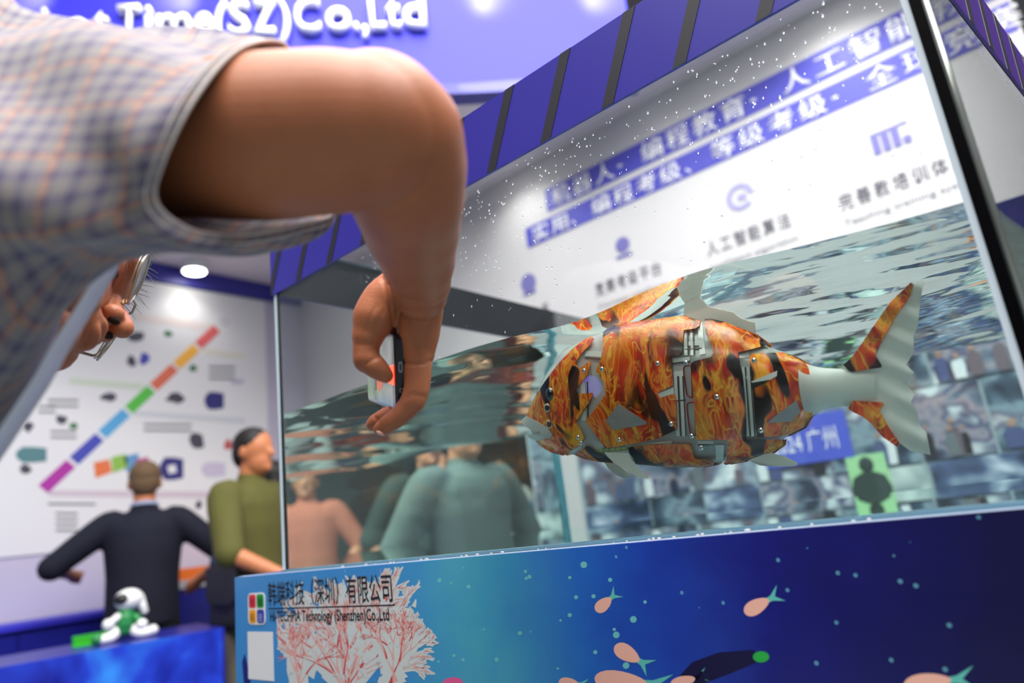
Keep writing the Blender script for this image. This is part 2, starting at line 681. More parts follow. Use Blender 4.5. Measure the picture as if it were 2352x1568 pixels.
while z < cz1 - 0.08:
    hgt = rnd.uniform(0.19, 0.27)
    x = -2.01
    while x < 0.10:
        w = rnd.uniform(0.22, 0.40)
        x1 = min(x + w, 0.115)
        d_ = rnd.uniform(0.0, 0.006)
        m = PH[rnd.randrange(5)]
        MB().box((x + 0.006, YW - 0.010 - d_, z + 0.004), (x1 - 0.004, YW - 0.006, min(z + hgt, cz1) - 0.004)).build('photograph', m, col)
        for _k in range(rnd.choice((2, 3, 4, 5))):
            fw = (x1 - x) * rnd.uniform(0.06, 0.10)
            fx_ = rnd.uniform(x + fw * 1.4, max(x + fw * 1.5, x1 - fw * 1.4))
            fh = (min(z + hgt, cz1) - z) * rnd.uniform(0.32, 0.58)
            yy = YW - 0.0165 - 0.0012 * _k
            pm = MB()
            pm.prism([Vector((fx_ + a * fw, yy, z + 0.008 + b * fh)) for a, b in ((-0.8, 0), (-1.0, 0.5), (-0.6, 0.68), (0.6, 0.68), (1.0, 0.5), (0.8, 0))], Vector((0, 0.0008, 0)))
            pm.cur = 1
            pm.prism([Vector((fx_ + 0.42 * fw * math.cos(q_), yy, z + 0.008 + fh * 0.84 + 0.50 * fw * math.sin(q_))) for q_ in [k2 * math.pi / 5 for k2 in range(10)]], Vector((0, 0.0008, 0)))
            pm.build('printed_visitor', [VIS[rnd.randrange(len(VIS))], VIS_SKIN], col)
        x = x1
    z += hgt


def water_hit_y(px, py, yv):
    """point where the view ray, bent by pane, water and far pane, meets the plane y=yv beyond the tank"""
    o, d = CAM.copy(), cvec(px, py).normalized()
    ni = 1.0
    for yp, n2 in ((D, 1.5), (D + GL, 1.333), (TYB - GL, 1.5), (TYB, 1.0), (yv, None)):
        o = o + d * ((yp - o.y) / d.y)
        if n2:
            tx, tz = d.x * ni / n2, d.z * ni / n2
            d = Vector((tx, math.sqrt(max(1e-6, 1 - tx * tx - tz * tz)), tz))
            ni = n2
    return o


sb = [water_hit_y(x, y, YW - 0.02) for x, y in ((1740, 975), (1935, 935), (1940, 1060), (1740, 1080))]
sx0, sx1 = sb[0].x, sb[1].x
sz0, sz1 = sb[3].z, sb[0].z
MB().box((sx0, YW - 0.021, sz0), (sx1, YW - 0.006, sz1)).build('blue_notice', mat('notice_blue', (70, 84, 190), 0.5), col)
text('2024 广州', 'notice_lettering', (sx0 + 0.04, YW - 0.0215, sz0 + 0.05), (1, 0, 0), (0, 0, 1), 0.07, M['print_white'], col, width=(sx1 - sx0) * 0.75)
text('机器人', 'notice_lettering', (sx0 + 0.04, YW - 0.0215, sz0 + 0.19), (1, 0, 0), (0, 0, 1), 0.05, M['print_white'], col, width=(sx1 - sx0) * 0.5)
gb = [water_hit_y(x, y, YW - 0.02) for x, y in ((1940, 1050), (2060, 1160))]
MB().box((gb[0].x, YW - 0.020, gb[1].z), (gb[1].x, YW - 0.006, gb[0].z)).build('photograph', M['green_print'], col)
gc = (gb[0] + gb[1]) / 2
sl = MB()
sl.ball((gc.x, YW - 0.0215, gc.z + 0.06), (0.026, 0.004, 0.03), 12, 8)
sl.prism([Vector((gc.x + a, YW - 0.024, gc.z + b)) for a, b in ((-0.055, -0.105), (-0.07, -0.03), (-0.055, 0.015), (-0.022, 0.032), (0.022, 0.032), (0.055, 0.015), (0.07, -0.03), (0.055, -0.105))], Vector((0, 0.004, 0)))
sl.build('printed_figure', M['sil'], col)


# ---- poster with the rainbow timeline on the left wall
def lw(px, py, off=0.0125):
    return on(px, py, 0, XL + off)


po = thing('timeline_poster', 'big white poster with a diagonal rainbow timeline and small product pictures on the left wall', 'poster', (XL, 1.0, H + 0.15))
MB().box((XL, -1.3, H + 0.16), (XL + 0.012, 2.86, H + 2.02)).build('board', M['print_white'], po)


def patch(pts, m, name, ext=0.0012):
    return MB().prism([lw(x, y) for x, y in pts], Vector((ext, 0, 0))).build(name, m, po)


SEG = [((95, 1127), (160, 1052), (172, 46, 160)), ((168, 1048), (222, 990), (66, 74, 178)), ((226, 1004), (286, 942), (84, 164, 214)), ((290, 940), (346, 896), (86, 190, 70)),
       ((348, 890), (402, 846), (222, 112, 84)), ((404, 842), (460, 800), (246, 182, 70)), ((462, 798), (500, 758), (226, 104, 104))]
a0, b0 = lw(95, 1127), lw(500, 752)
for i, (_, _, c) in enumerate(SEG):
    t0, t1 = i / 7 + 0.008, (i + 1) / 7 - 0.006
    d_ = (b0 - a0)
    pa, pb = a0 + d_ * t0, a0 + d_ * t1
    nn = Vector((0, -d_.z, d_.y)).normalized() * 0.036
    MB().prism([pa - nn, pb - nn, pb + nn, pa + nn], Vector((0.0015, 0, 0))).build('timeline_segment', mat('rainbow_ink', c, 0.5), po)
for (x0, y0, x1, y1, th, c) in ((112, 1132, 500, 1136, 14, (206, 192, 204)), (306, 948, 562, 966, 12, (204, 208, 216)), (160, 874, 330, 888, 14, (206, 218, 200)),
                               (470, 806, 562, 818, 12, (224, 220, 206)), (310, 726, 486, 752, 18, (226, 214, 212))):
    patch([(x0, y0 - th / 2), (x1, y1 - th / 2), (x1, y1 + th / 2), (x0, y0 + th / 2)], mat('heading_ink', c, 0.6), 'heading_bar')
INK = {'d': M['print_dark'], 'g': mat('print_green', (70, 120, 84), 0.6), 'b': M['print_blue'], 't': mat('print_teal', (86, 130, 136), 0.6), 'n': mat('print_navy', (52, 50, 120), 0.6), 'p': mat('print_pale', (198, 190, 212), 0.6), 'r': mat('print_red', (190, 90, 90), 0.6), 'o': mat('print_orange', (226, 118, 70), 0.6), 'l': mat('print_lime', (140, 186, 80), 0.6), 's': mat('print_sky', (96, 150, 196), 0.6), 'm': mat('print_magenta', (190, 90, 150), 0.6)}
rp = random.Random(5)
for (x, y, w, h, k) in ((312, 772, 40, 24, 'd'), (386, 766, 22, 18, 'g'), (302, 828, 24, 30, 'd'), (332, 824, 24, 30, 'b'), (444, 844, 20, 18, 'g'), (250, 912, 46, 22, 'd'), (404, 914, 50, 26, 'd'),
                       (492, 920, 44, 40, 'n'), (140, 964, 30, 24, 'd'), (168, 978, 20, 18, 'g'), (64, 980, 26, 26, 'd'), (72, 1044, 70, 36, 't'), (58, 1078, 34, 24, 'd'), (452, 1012, 40, 40, 'd'),
                       (394, 1076, 54, 52, 'n'), (490, 1078, 54, 34, 'p'), (524, 1022, 22, 26, 'r'), (545, 876, 30, 14, 'p'), (456, 1160, 16, 22, 'd')):
    pts = []
    nk = 9
    for k2 in range(nk):
        a = 2 * math.pi * k2 / nk
        r = rp.uniform(0.72, 1.12) if k not in 'ntp' else 1.0
        sx, sy = math.cos(a), math.sin(a)
        if k in 'ntp':
            m_ = max(abs(sx), abs(sy))
            sx, sy = sx / m_, sy / m_
        pts.append((x + sx * w / 2 * r, y + sy * h / 2 * r))
    patch(pts, INK[k], 'product_picture')
patch([(384, 1070), (402, 1066), (406, 1084), (388, 1088)], M['print_white'], 'product_picture', 0.002)
for i, (c, xa) in enumerate((('o', 215), ('l', 255), ('s', 285), ('m', 310))):
    dy = (0, -12, -14, -6)[i]
    patch([(xa, 1062 + dy), (xa + 36 - i * 2, 1054 + dy), (xa + 42 - i * 2, 1084 + dy), (xa + 4, 1098 + dy)], INK[c], 'arched_label')
for (x, y, w, n) in ((110, 1154, 110, 1), (128, 1176, 50, 4), (110, 916, 70, 2), (330, 972, 110, 2), (116, 988, 60, 2), (480, 840, 60, 3), (88, 930, 40, 2)):
    for k in range(n):
        yy = y + k * 13
        patch([(x, yy), (x + w, yy + 1), (x + w, yy + 6), (x, yy + 5)], M['print_grey'], 'text_line')
pc = lw(516, 738)
ring = MB()
for k in range(16):
    a, b = 2 * math.pi * k / 16, 2 * math.pi * (k + 1) / 16
    ring.prism([pc + Vector((0, r * math.cos(t), r * math.sin(t))) for r, t in ((0.035, a), (0.035, b), (0.022, b), (0.022, a))], Vector((0.0012, 0, 0)))
ring.build('timeline_ring', INK['p'], po)

# ================================================================== THE PLINTH AND ITS PRINT
YP = D - 0.014                              # face of the printed board
PTOP = H - 0.0515 * D
PXL = on(547, 1345, 1, YP).x
PXR = 0.10
M['edge_white'] = mat('board_edge', (190, 205, 230), 0.5)


def pl(px, py, off=0.0):
    return on(px, py, 1, YP - off)


mp = mat('ocean_print', (40, 80, 180), 0.30, coat=0.25)
t = NT(mp)
co = t.coords()
sep = t.n('ShaderNodeSeparateXYZ')
t.l(co, sep.inputs[0])
xs = [pl(p, 1400).x for p in (560, 900, 1120, 1300, 1500, 1750, 2050, 2330)]
cs = [(60, 140, 206), (56, 138, 208), (44, 140, 200), (38, 106, 196), (30, 66, 172), (15, 18, 118), (5, 3, 84), (1, 0, 62)]
fx = t.math('DIVIDE', t.math('SUBTRACT', sep.outputs[0], xs[0]), xs[-1] - xs[0])
nz = t.noise(co, 7, 4, 0.55, 0.4)
fx = t.math('ADD', fx, t.math('MULTIPLY', t.math('SUBTRACT', nz, 0.5), 0.16), True)
base = t.ramp(fx, [((x - xs[0]) / (xs[-1] - xs[0]), c) for x, c in zip(xs, cs)])
# teal bloom around the middle of the left half
tb = t.noise(co, 11, 3, 0.6)
bell = t.math('SUBTRACT', 1.0, t.math('ABSOLUTE', t.math('DIVIDE', t.math('SUBTRACT', sep.outputs[0], pl(1080, 1400).x), 0.17)), True)
base = t.mix(t.math('MULTIPLY', t.math('MULTIPLY', bell, tb), 0.85), base, lin((92, 190, 186)))
# fine speckles
vo = t.n('ShaderNodeTexVoronoi', Scale=46.0)
t.l(co, vo.inputs['Vector'])
sp = t.math('MULTIPLY', t.math('LESS_THAN', vo.outputs['Distance'], 0.085), t.math('GREATER_THAN', t.noise(co, 5, 2), 0.5))
base = t.mix(t.math('MULTIPLY', sp, 0.5), base, lin((120, 200, 220)))
t.l(base, t.b.inputs['Base Color'])

pr = thing('tank_plinth', 'tall plinth under the big fish tank, wrapped in a blue ocean print with coral', 'plinth', (-0.5, D + 0.5, 0))
MB().box((PXL + 0.004, YP + 0.013, 0), (PXR, TYB + 0.01, TZB - 0.002)).build('cabinet', M['navy'], pr)
MB().box((PXL, YP, 0), (PXR, YP + 0.012, PTOP)).build('printed_board', [mp], pr)
MB().box((PXL - 0.012, YP, 0), (PXL - 0.0005, TYB + 0.01, PTOP)).build('side_board', mp, pr)
MB().box((PXL, YP + 0.0006, PTOP), (PXR, YP + 0.0114, PTOP + 0.0008)).build('board_edge', M['edge_white'], pr)


def flat(mb, pts, off=0.0004, thick=0.00003):
    q = [pl(x, y, off * 0.2) for x, y in pts]
    mb.prism(q, Vector((0, thick, 0)))


# coral: fan of tapering strokes
rc = random.Random(11)
white, pink, red = MB(), MB(), MB()


NST = 0


def stroke(mb, x, y, a, ln, w, off):
    dx, dy = math.cos(a), -math.sin(a)
    nx_, ny_ = -dy, dx
    m_ = 3
    bend = rc.uniform(-0.25, 0.25)
    L, R_ = [], []
    for i in range(m_ + 1):
        s = i / m_
        aa = a + bend * s
        cx_, cy_ = x + math.cos(aa) * ln * s, y - math.sin(aa) * ln * s
        ww = w * (1 - 0.75 * s) * 0.5
        L.append((cx_ + nx_ * ww, cy_ + ny_ * ww))
        R_.append((cx_ - nx_ * ww, cy_ - ny_ * ww))
    global NST
    NST += 1
    pts = L + R_[::-1]
    if min(p_[1] - (1326 - 0.097 * (p_[0] - 650)) for p_ in pts) > 0 and min(p_[0] for p_ in pts) > 634:
        flat(mb, pts, off + NST * 2.0e-7)
    return x + math.cos(a + bend) * ln, y - math.sin(a + bend) * ln, a + bend


def fan(x, y, a, ln, w, depth):
    stroke(white, x, y, a, ln * 1.15, w * 3.8, 0.0004)
    x2, y2, a2 = stroke(pink if rc.random() < 0.65 else red, x, y, a, ln, w * 0.40, 0.0009)
    if depth > 0:
        for k in range(rc.choice((2, 2, 3))):
            fan(x2, y2, a2 + rc.uniform(-0.5, 0.5), ln * rc.uniform(0.60, 0.82), w * 0.74, depth - 1)


for cx_, cy_, n_, ln_, sp_ in ((800, 1640, 12, 92, 0.62), (690, 1600, 4, 50, 0.4), (905, 1590, 4, 52, 0.35)):
    for k in range(n_):
        a = math.pi / 2 + (k / max(1, n_ - 1) - 0.5) * 2 * sp_
        fan(cx_ + (k - n_ / 2) * 6, cy_ - rc.uniform(0, 30), a, ln_ * rc.uniform(0.85, 1.1), 15, 5)
for k in range(220):                          # pale haze of the upper crown
    x, y = rc.gauss(800, 66), rc.gauss(1450, 52)
    if 652 < x < 968 and 1334 < y:
        stroke(white, x, y, math.pi / 2 + rc.uniform(-0.8, 0.8), rc.uniform(16, 34), rc.uniform(6, 14), 0.0003)
white.build('coral_print', mat('coral_ink_pale', (206, 214, 214), 0.4), pr)
pink.build('coral_print', mat('coral_ink_pink', (226, 168, 160), 0.4), pr)
red.build('coral_print', mat('coral_ink_red', (198, 72, 74), 0.4), pr)


def pfish(x, y, ln, wd, ang, name='printed_fish', body=(240, 182, 164), tail=(96, 190, 180)):
    b, tl = MB(), MB()
    c_, s_ = math.cos(ang), math.sin(ang)

    def tr(u, v):
        return (x + u * c_ - v * s_, y + u * s_ + v * c_)
    n_ = 20
    flat(b, [tr(-ln * 0.5 * math.cos(2 * math.pi * k / n_), wd * 0.5 * math.sin(2 * math.pi * k / n_) * (1 + 0.25 * math.cos(2 * math.pi * k / n_))) for k in range(n_)], 0.0006)
    flat(tl, [tr(ln * 0.40, -wd * 0.16), tr(ln * 0.62, -wd * 0.2), tr(ln * 1.0, -wd * 0.62), tr(ln * 0.74, 0), tr(ln * 1.0, wd * 0.6), tr(ln * 0.62, wd * 0.2), tr(ln * 0.40, wd * 0.16)], 0.0005)
    b.build(name, mat('fish_ink', body, 0.4), pr)
    tl.build('printed_tail', mat('tail_ink', tail, 0.4), pr)


pfish(1386, 1388, 46, 28, -0.72)
pfish(1738, 1392, 64, 34, -0.50)
pfish(1440, 1500, 66, 36, 0.55)
pfish(1425, 1563, 120, 44, 0.1)
pfish(1568, 1566, 60, 28, -0.3)
pfish(1306, 1568, 46, 24, 0.1)
pfish(2130, 1568, 110, 44, -0.12)
pfish(1040, 1572, 34, 46, 1.5, body=(226, 90, 150), tail=(226, 90, 150))
dk = MB()
flat(dk, [(1560, 1552), (1590, 1520), (1650, 1498), (1730, 1492), (1748, 1506), (1735, 1522), (1680, 1545), (1620, 1568), (1580, 1575)], 0.0005)
dk.build('printed_fish', mat('dark_fish_ink', (16, 10, 60), 0.4), pr)
gr = MB()
flat(gr, [(1748 + 19 * math.cos(a * 0.5236), 1508 + 13 * math.sin(a * 0.5236)) for a in range(12)], 0.0009)
gr.build('printed_tail', mat('green_ink', (40, 170, 70), 0.4), pr)
lb = MB()
flat(lb, [(560, 1570), (556, 1520), (562, 1500), (572, 1540), (576, 1570)], 0.0005)
lb.build('printed_weed', mat('weed_ink', (16, 20, 110), 0.4), pr)
bub = MB()
for k in range(26):
    x, y, r = rc.uniform(980, 1500), rc.uniform(1290, 1540), rc.choice((3, 4, 5, 8))
    flat(bub, [(x + r * math.cos(a * math.pi / 4), y + r * math.sin(a * math.pi / 4)) for a in range(8)], 0.0004)
bub.build('printed_bubbles', mat('bubble_ink', (110, 190, 196), 0.4), pr)['kind'] = 'stuff'

# logo, company name, blank white sticker
lg = MB()


def rrect(x0, y0, x1, y1, r):
    out = []
    for cx_, cy_, a in ((x1 - r, y1 - r, 0), (x0 + r, y1 - r, 90), (x0 + r, y0 + r, 180), (x1 - r, y0 + r, 270)):
        for k in range(4):
            an = math.radians(a + k * 30)
            out.append((cx_ + r * math.cos(an), cy_ + r * math.sin(an)))
    return out


la, lb_ = pl(570, 1362), pl(611, 1434)


def plx(u, v, off):
    """logo plate coordinates, 0..1"""
    return Vector((la.x + (lb_.x - la.x) * u, YP - off, la.z + (lb_.z - la.z) * v))


logo = MB().prism([plx(x, y, 0.0008) for x, y in rrect(0, 0, 1, 1, 0.16)], Vector((0, 0.0006, 0))).build('logo_plate', M['print_white'], pr)
for u, v, c in ((0.07, 0.05, (226, 52, 62)), (0.53, 0.05, (24, 150, 44)), (0.07, 0.53, (240, 164, 30)), (0.53, 0.53, (44, 56, 160))):
    MB().prism([plx(u + x * 0.40, v + y * 0.42, 0.0012) for x, y in rrect(0, 0, 1, 1, 0.2)], Vector((0, 0.0004, 0))).build('logo_square', mat('logo_ink', c, 0.4), logo)
for u, v, s in ((0.15, 0.40, '韩'), (0.61, 0.40, '端'), (0.15, 0.89, '科'), (0.61, 0.89, '技')):
    text(s, 'logo_mark', plx(u, v, 0.0014), (1, 0, 0), (0, 0, 1), abs(lb_.z - la.z) * 0.22, mat('logo_mark_ink', (150, 40, 50) if v < 0.5 and u < 0.5 else (20, 90, 40) if v < 0.5 else (110, 80, 20) if u < 0.5 else (150, 160, 220), 0.5), logo, width=abs(lb_.x - la.x) * 0.24, extrude=0.0002)
c0, c1 = pl(617, 1394), pl(903, 1384)
text('韩端科技（深圳）有限公司', 'company_name', (c0.x, YP - 0.0005, pl(760, 1381).z), (1, 0, 0), (0, 0, 1), 0.030, M['print_black'], pr, width=c1.x - c0.x, extrude=0.0001, bold=0.006)
r0, r1 = pl(617, 1399), pl(907, 1387)
zr = (r0.z + r1.z) / 2
MB().box((r0.x, YP - 0.0005, zr - 0.0009), (r1.x, YP - 0.0004, zr + 0.0009)).build('name_rule', M['print_black'], pr)
e0, e1 = pl(621, 1424), pl(895, 1420)
text('HI-TECHPIA Technology (Shenzhen)Co.,Ltd', 'company_name', (e0.x, YP - 0.0005, pl(760, 1425).z), (1, 0, 0), (0, 0, 1), 0.0165, M['print_black'], pr, width=e1.x - e0.x, extrude=0.0001, bold=0.016)
q0, q1 = pl(569, 1450), pl(630, 1564)
MB().box((q0.x, YP - 0.0005, q1.z), (q1.x, YP - 0.0001, q0.z)).build('blank_sticker', M['print_white'], pr)

# ================================================================== THE TANK
M['pane'] = glass('tank_glass', (253, 255, 254), 1.5)
M['band_blue'] = worn('rim_band_blue', (58, 52, 160), 0.4, 0.04, 6)
M['band_dark'] = worn('rim_band_charcoal', (46, 46, 54), 0.5, 0.15, 20)
M['band_purple'] = worn('rim_band_violet', (78, 50, 136), 0.4, 0.06, 6)
M['seal'] = mat('silicone_seal', (206, 220, 232), 0.35)
M['black_edge'] = mat('black_edge_strip', (3, 3, 6), 0.5, spec=0.05)
M['bright_edge'] = mat('polished_edge', (150, 156, 152), 0.2, metal=0.6)
tk = thing('fish_tank', 'large open-topped glass fish tank with a striped blue rim band, on the ocean print plinth', 'aquarium', (-0.5, D + 0.5, TZB))
e = 0.0004
MB().box((TXL, D, TZB + GL + e), (TXR, D + GL, TZT - 0.004)).build('front_pane', M['pane'], tk)
MB().box((TXL, TYB - GL, TZB + GL + e), (TXB, TYB, TZT - 0.004)).build('back_pane', M['pane'], tk)
MB().box((TXL, D + GL + e, TZB + GL + e), (TXL + GL, TYB - GL - e, TZT - 0.004)).build('left_pane', M['pane'], tk)
RY0, RY1 = D + GL + e, TYB - GL - e


def rx_(y, off=0.0):
    """outer face of the right pane"""
    return -0.030 + (TXB + 0.030) * (y - D) / (TYB - D) + off


def rwall(o0, o1, z0, z1, y0=None, y1=None):
    y0 = RY0 if y0 is None else y0
    y1 = RY1 if y1 is None else y1
    return MB().prism([Vector((rx_(y0, o0), y0, z0)), Vector((rx_(y0, o1), y0, z0)), Vector((rx_(y1, o1), y1, z0)), Vector((rx_(y1, o0), y1, z0))], Vector((0, 0, z1 - z0)))


rwall(-GL, 0, TZB + GL + e, TZT - 0.004).build('right_pane', M['pane'], tk)
MB().prism([Vector((TXL, D, TZB)), Vector((-0.032, D, TZB)), Vector((TXB, TYB, TZB)), Vector((TXL, TYB, TZB))], Vector((0, 0, GL))).build('base_pane', mat('tank_base', (110, 150, 170), 0.4), tk)
bz0, bz1 = H + 0.7075 * D, TZT
BXR = on(2146, 0, 1, D).x
fb = MB().box((TXL - 0.004, D - 0.0045, bz0), (BXR, D - 0.0005, bz1)).build('front_band', M['band_blue'], tk)
# slanting dark stripes: lower and upper px of their left edges
ysl = lambda x: 675 - 0.5525 * (x - 635)


def band(px):
    return on(px, ysl(px), 1, D - 0.0045).x


sx = [band(p) for p in (681, 755, 832)] + [band(p) for p in (1129, 1268, 1413, 1572, 1756)]
stepx = (sx[-1] - sx[3]) / 4
allx = sorted([sx[3] + stepx * k for k in range(-12, 8)])
hb = bz1 - bz0
lean = 0.050
sw = 0.0165


def clipstripe(x, lo, hi):
    """parallelogram of one stripe cut to the band's length"""
    pts = [(x - sw / 2, 0), (x + sw / 2, 0), (x + lean + sw / 2, 1), (x + lean - sw / 2, 1)]
    out = []
    for side, lim in ((1, lo), (-1, hi)):
        src, out = (pts if side == 1 else out), []
        for i in range(len(src)):
            a, b = src[i], src[(i + 1) % len(src)]
            ia, ib = side * (a[0] - lim) >= 0, side * (b[0] - lim) >= 0
            if ia:
                out.append(a)
            if ia != ib:
                s = (lim - a[0]) / (b[0] - a[0])
                out.append((lim, a[1] + (b[1] - a[1]) * s))
        if not out:
            return []
    return out


for x in allx:
    c = clipstripe(x, TXL - 0.0035, BXR - 0.0005)
    if len(c) >= 3:
        MB().prism([Vector((a, D - 0.0052, bz0 + b * hb)) for a, b in c], Vector((0, 0.0006, 0))).build('stripe', M['band_dark'], fb)
lbn = MB().box((TXL - 0.0045, D, bz0), (TXL - 0.0016, TYB, bz1)).build('left_band', M['band_blue'], tk)
MB().box((TXL - 0.0014, D, bz0), (TXL - 0.0004, TYB, bz1)).build('band_lining', M['band_dark'], tk)
rbn = rwall(0.0016, 0.0045, bz0, bz1, D + 0.02, TYB).build('right_band', M['band_purple'], tk)
rwall(0.0004, 0.0014, bz0, bz1, D + 0.02, TYB).build('band_lining', M['band_dark'], tk)
for k in range(16):
    y = D + 0.03 + 0.075 * k
    MB().prism([Vector((rx_(y + a, 0.0046), y + a, bz0 + b * hb)) for a, b in ((0, 0), (0.018, 0), (0.062, 1), (0.044, 1)) ], Vector((0.0005, 0, 0))).build('stripe', M['band_dark'], rbn)
bbn = MB().box((TXL - 0.004, TYB + 0.0005, bz0), (TXB + 0.004, TYB + 0.0045, bz1)).build('back_band', M['band_blue'], tk)
# corners
MB().box((TXL + 0.0002, D - 0.0012, TZB + GL), (TXL + 0.0075, D - 0.0002, bz0)).build('corner_seal', M['seal'], tk)
MB().box((TXL - 0.0035, D + 0.0002, TZB + GL), (TXL - 0.0004, D + 0.012, bz0)).build('corner_edge', mat('green_glass_edge', (70, 110, 112), 0.2), tk)
xa, xb, xc, xd = [on(p, 500, 1, D).x for p in (2224, 2244, 2275, 2291)]
MB().box((xa, D - 0.0012, TZB + GL), (xb, D - 0.0002, TZT - 0.005)).build('corner_seal', M['seal'], tk)
MB().box((xb + 0.0001, D - 0.0022, TZB + GL), (xc, D - 0.0002, TZT - 0.005)).build('corner_edge', M['black_edge'], tk)  # black colour stands in for the dark internal reflection of the glass edge
MB().tube([Vector((xc + 0.0032, D + 0.002, TZB + GL)), Vector((xc + 0.0032, D + 0.002, TZT - 0.005))], 0.003, 10).build('corner_rod', M['bright_edge'], tk, smooth=True)
MB().box((TXL + GL + 0.0008, TYB - GL - 0.012, TZB + GL + 0.001), (TXL + GL + 0.009, TYB - GL - 0.0015, TZT - 0.02)).build('back_seal', mat('aqua_seal', (120, 190, 210), 0.4), tk)
# dried droplets on the inside of the front pane
rd = random.Random(3)
dr = MB()
while len(dr.v) < (8 * 4 + 2) * 620:
    x = rd.uniform(TXL + 0.25, TXR - 0.02)
    z = H + D * (0.708 - abs(rd.gauss(0, 0.16)))
    if z < ZW + 0.004 or z > bz0 - 0.003:
        continue
    r = rd.choice((0.0005, 0.0006, 0.0008, 0.0010, 0.0012)) * rd.uniform(0.8, 1.2)
    dr.ball((x, D + GL + 0.0001 + r * 0.28, z), (r, r * 0.30, r * rd.uniform(1.0, 1.5)), 8, 5)
o = dr.build('droplets', glass('droplet_water', (255, 255, 255), 1.33), tk, smooth=True)
o['kind'] = 'stuff'
# silicone crumbs along the foot of the pane
cr = MB()
for k in range(34):
    x = rd.uniform(TXL + 0.15, TXR - 0.12)
    r = rd.uniform(0.0006, 0.0016)
    cr.ball((x, D - 0.0016, PTOP + r * 0.5 + 0.0009), (r * rd.uniform(1, 3), 0.0009, r), 6, 4)
o = cr.build('silicone_crumbs', mat('old_silicone', (196, 196, 196), 0.6), tk, smooth=True)
o['kind'] = 'stuff'

# ---- water
wx0, wx1 = TXL + GL + 0.0006, TXR - GL - 0.0006
wxr = lambda y: rx_(y, -GL - 0.0016)
wy0, wy1 = D + GL + 0.0006, TYB - GL - 0.0006


WLX = [a * (D + GL) for a in (-1.75, -1.666, -1.5195, -1.3685, -1.0527, -0.9208, -0.8262, -0.6994, -0.6028, -0.513, -0.4325, -0.3603, -0.2756, -0.1765, -0.0605, 0.2)]
WLZ = [(a - 0.341) * D for a in (.3598, .3598, .3601, .3618, .3608, .3604, .3549, .342, .344, .3554, .3567, .3505, .3408, .3324, .3244, .318)]
WX2 = np.linspace(WLX[0], WLX[-1], 200)
WZ2 = np.convolve(np.pad(np.interp(WX2, WLX, WLZ), 6, mode='edge'), np.hanning(15)[1:-1] / np.hanning(15).sum(), 'valid')


def wave(x, y):
    u = (x - wx0) / (wx1 - wx0)
    h = 0.0085 * (0.5 - u)                               # slow slosh across the tank
    h += 0.0045 * math.sin(2 * math.pi * (x * 2.0 + y * 0.9) + 0.6)
    h += 0.0012 * math.sin(2 * math.pi * (x * 4.0 - y * 2.7) + 1.9)
    h += 0.0013 * noise.noise(Vector((x * 6, y * 8, 1.3)))
    f_ = math.exp(-((y - wy0) / 0.22) ** 2)                # the swell seen along the front pane
    h = h * (1 - f_) + float(np.interp(x, WX2, WZ2)) * f_ + 0.0007 * noise.noise(Vector((x * 11, y * 15, 2.2)))
    k = max(0.0, min(1.0, (u - 0.45) / 0.35))            # ripples thrown up by the tail
    h += (0.0002 + 0.0006 * k) * noise.noise(Vector((x * 14, y * 22, 4.7)))
    h += 0.00010 * k * k * noise.noise(Vector((x * 60 + 3, y * 74, 9.1)))
    return h


nx_, ny_ = 300, 300
vs, fs = [], []
for j in range(ny_ + 1):
    # finer rows close to the front pane
    y = wy0 + (wy1 - wy0) * (j / ny_) ** 1.35
    for i in range(nx_ + 1):
        x = wx0 + (wxr(y) - wx0) * i / nx_
        vs.append((x, y, ZW + wave(x, y)))
zb_ = TZB + GL + 0.0008
for j in range(ny_):
    for i in range(nx_):
        a = j * (nx_ + 1) + i
        fs.append((a, a + 1, a + nx_ + 2, a + nx_ + 1))
loop = [i for i in range(nx_ + 1)] + [j * (nx_ + 1) + nx_ for j in range(1, ny_ + 1)] + [ny_ * (nx_ + 1) + i for i in range(nx_ - 1, -1, -1)] + [j * (nx_ + 1) for j in range(ny_ - 1, 0, -1)]
b0 = len(vs)
for i in loop:
    vs.append((vs[i][0], vs[i][1], zb_))
n_ = len(loop)
for k in range(n_):
    k2 = (k + 1) % n_
    fs.append((loop[k2], loop[k], b0 + k, b0 + k2))
fs.append([b0 + k for k in range(n_)][::-1])
me = bpy.data.meshes.new('water')
me.from_pydata(vs, [], fs)
me.update()
sm = [True] * (nx_ * ny_) + [False] * (n_ + 1)
me.polygons.foreach_set('use_smooth', sm)
M['water'] = glass('clear_water', (247, 254, 252), 1.333)
wo = link('water', me, M['water'])
tag(wo, 'clear rippled water filling two fifths of the glass fish tank', 'water', kind='stuff')
# the sides are flat: keep their shading apart from the waves
wo.modifiers.new('edges', 'EDGE_SPLIT').split_angle = math.radians(45)

# ================================================================== THE ROBOT FISH
def wray(px, py):
    o, d = CAM.copy(), cvec(px, py).normalized()
    ni = 1.0
    for yp, n2 in ((D, 1.5), (D + GL, 1.333)):
        o = o + d * ((yp - o.y) / d.y)
        tx, tz = d.x * ni / n2, d.z * ni / n2
        d = Vector((tx, math.sqrt(max(1e-6, 1 - tx * tx - tz * tz)), tz))
        ni = n2
    return o, d


YF = D + GL + 0.115
yaw = math.radians(0.0)
AX = Vector((math.cos(yaw), math.sin(yaw), 0))
NW = Vector((-math.sin(yaw), math.cos(yaw), 0))
o, d = wray(1550, 905)
F0 = o + d * ((YF - o.y) / d.y)


def local(p):
    q = p - F0
    return q.dot(AX), q.dot(NW), q.z


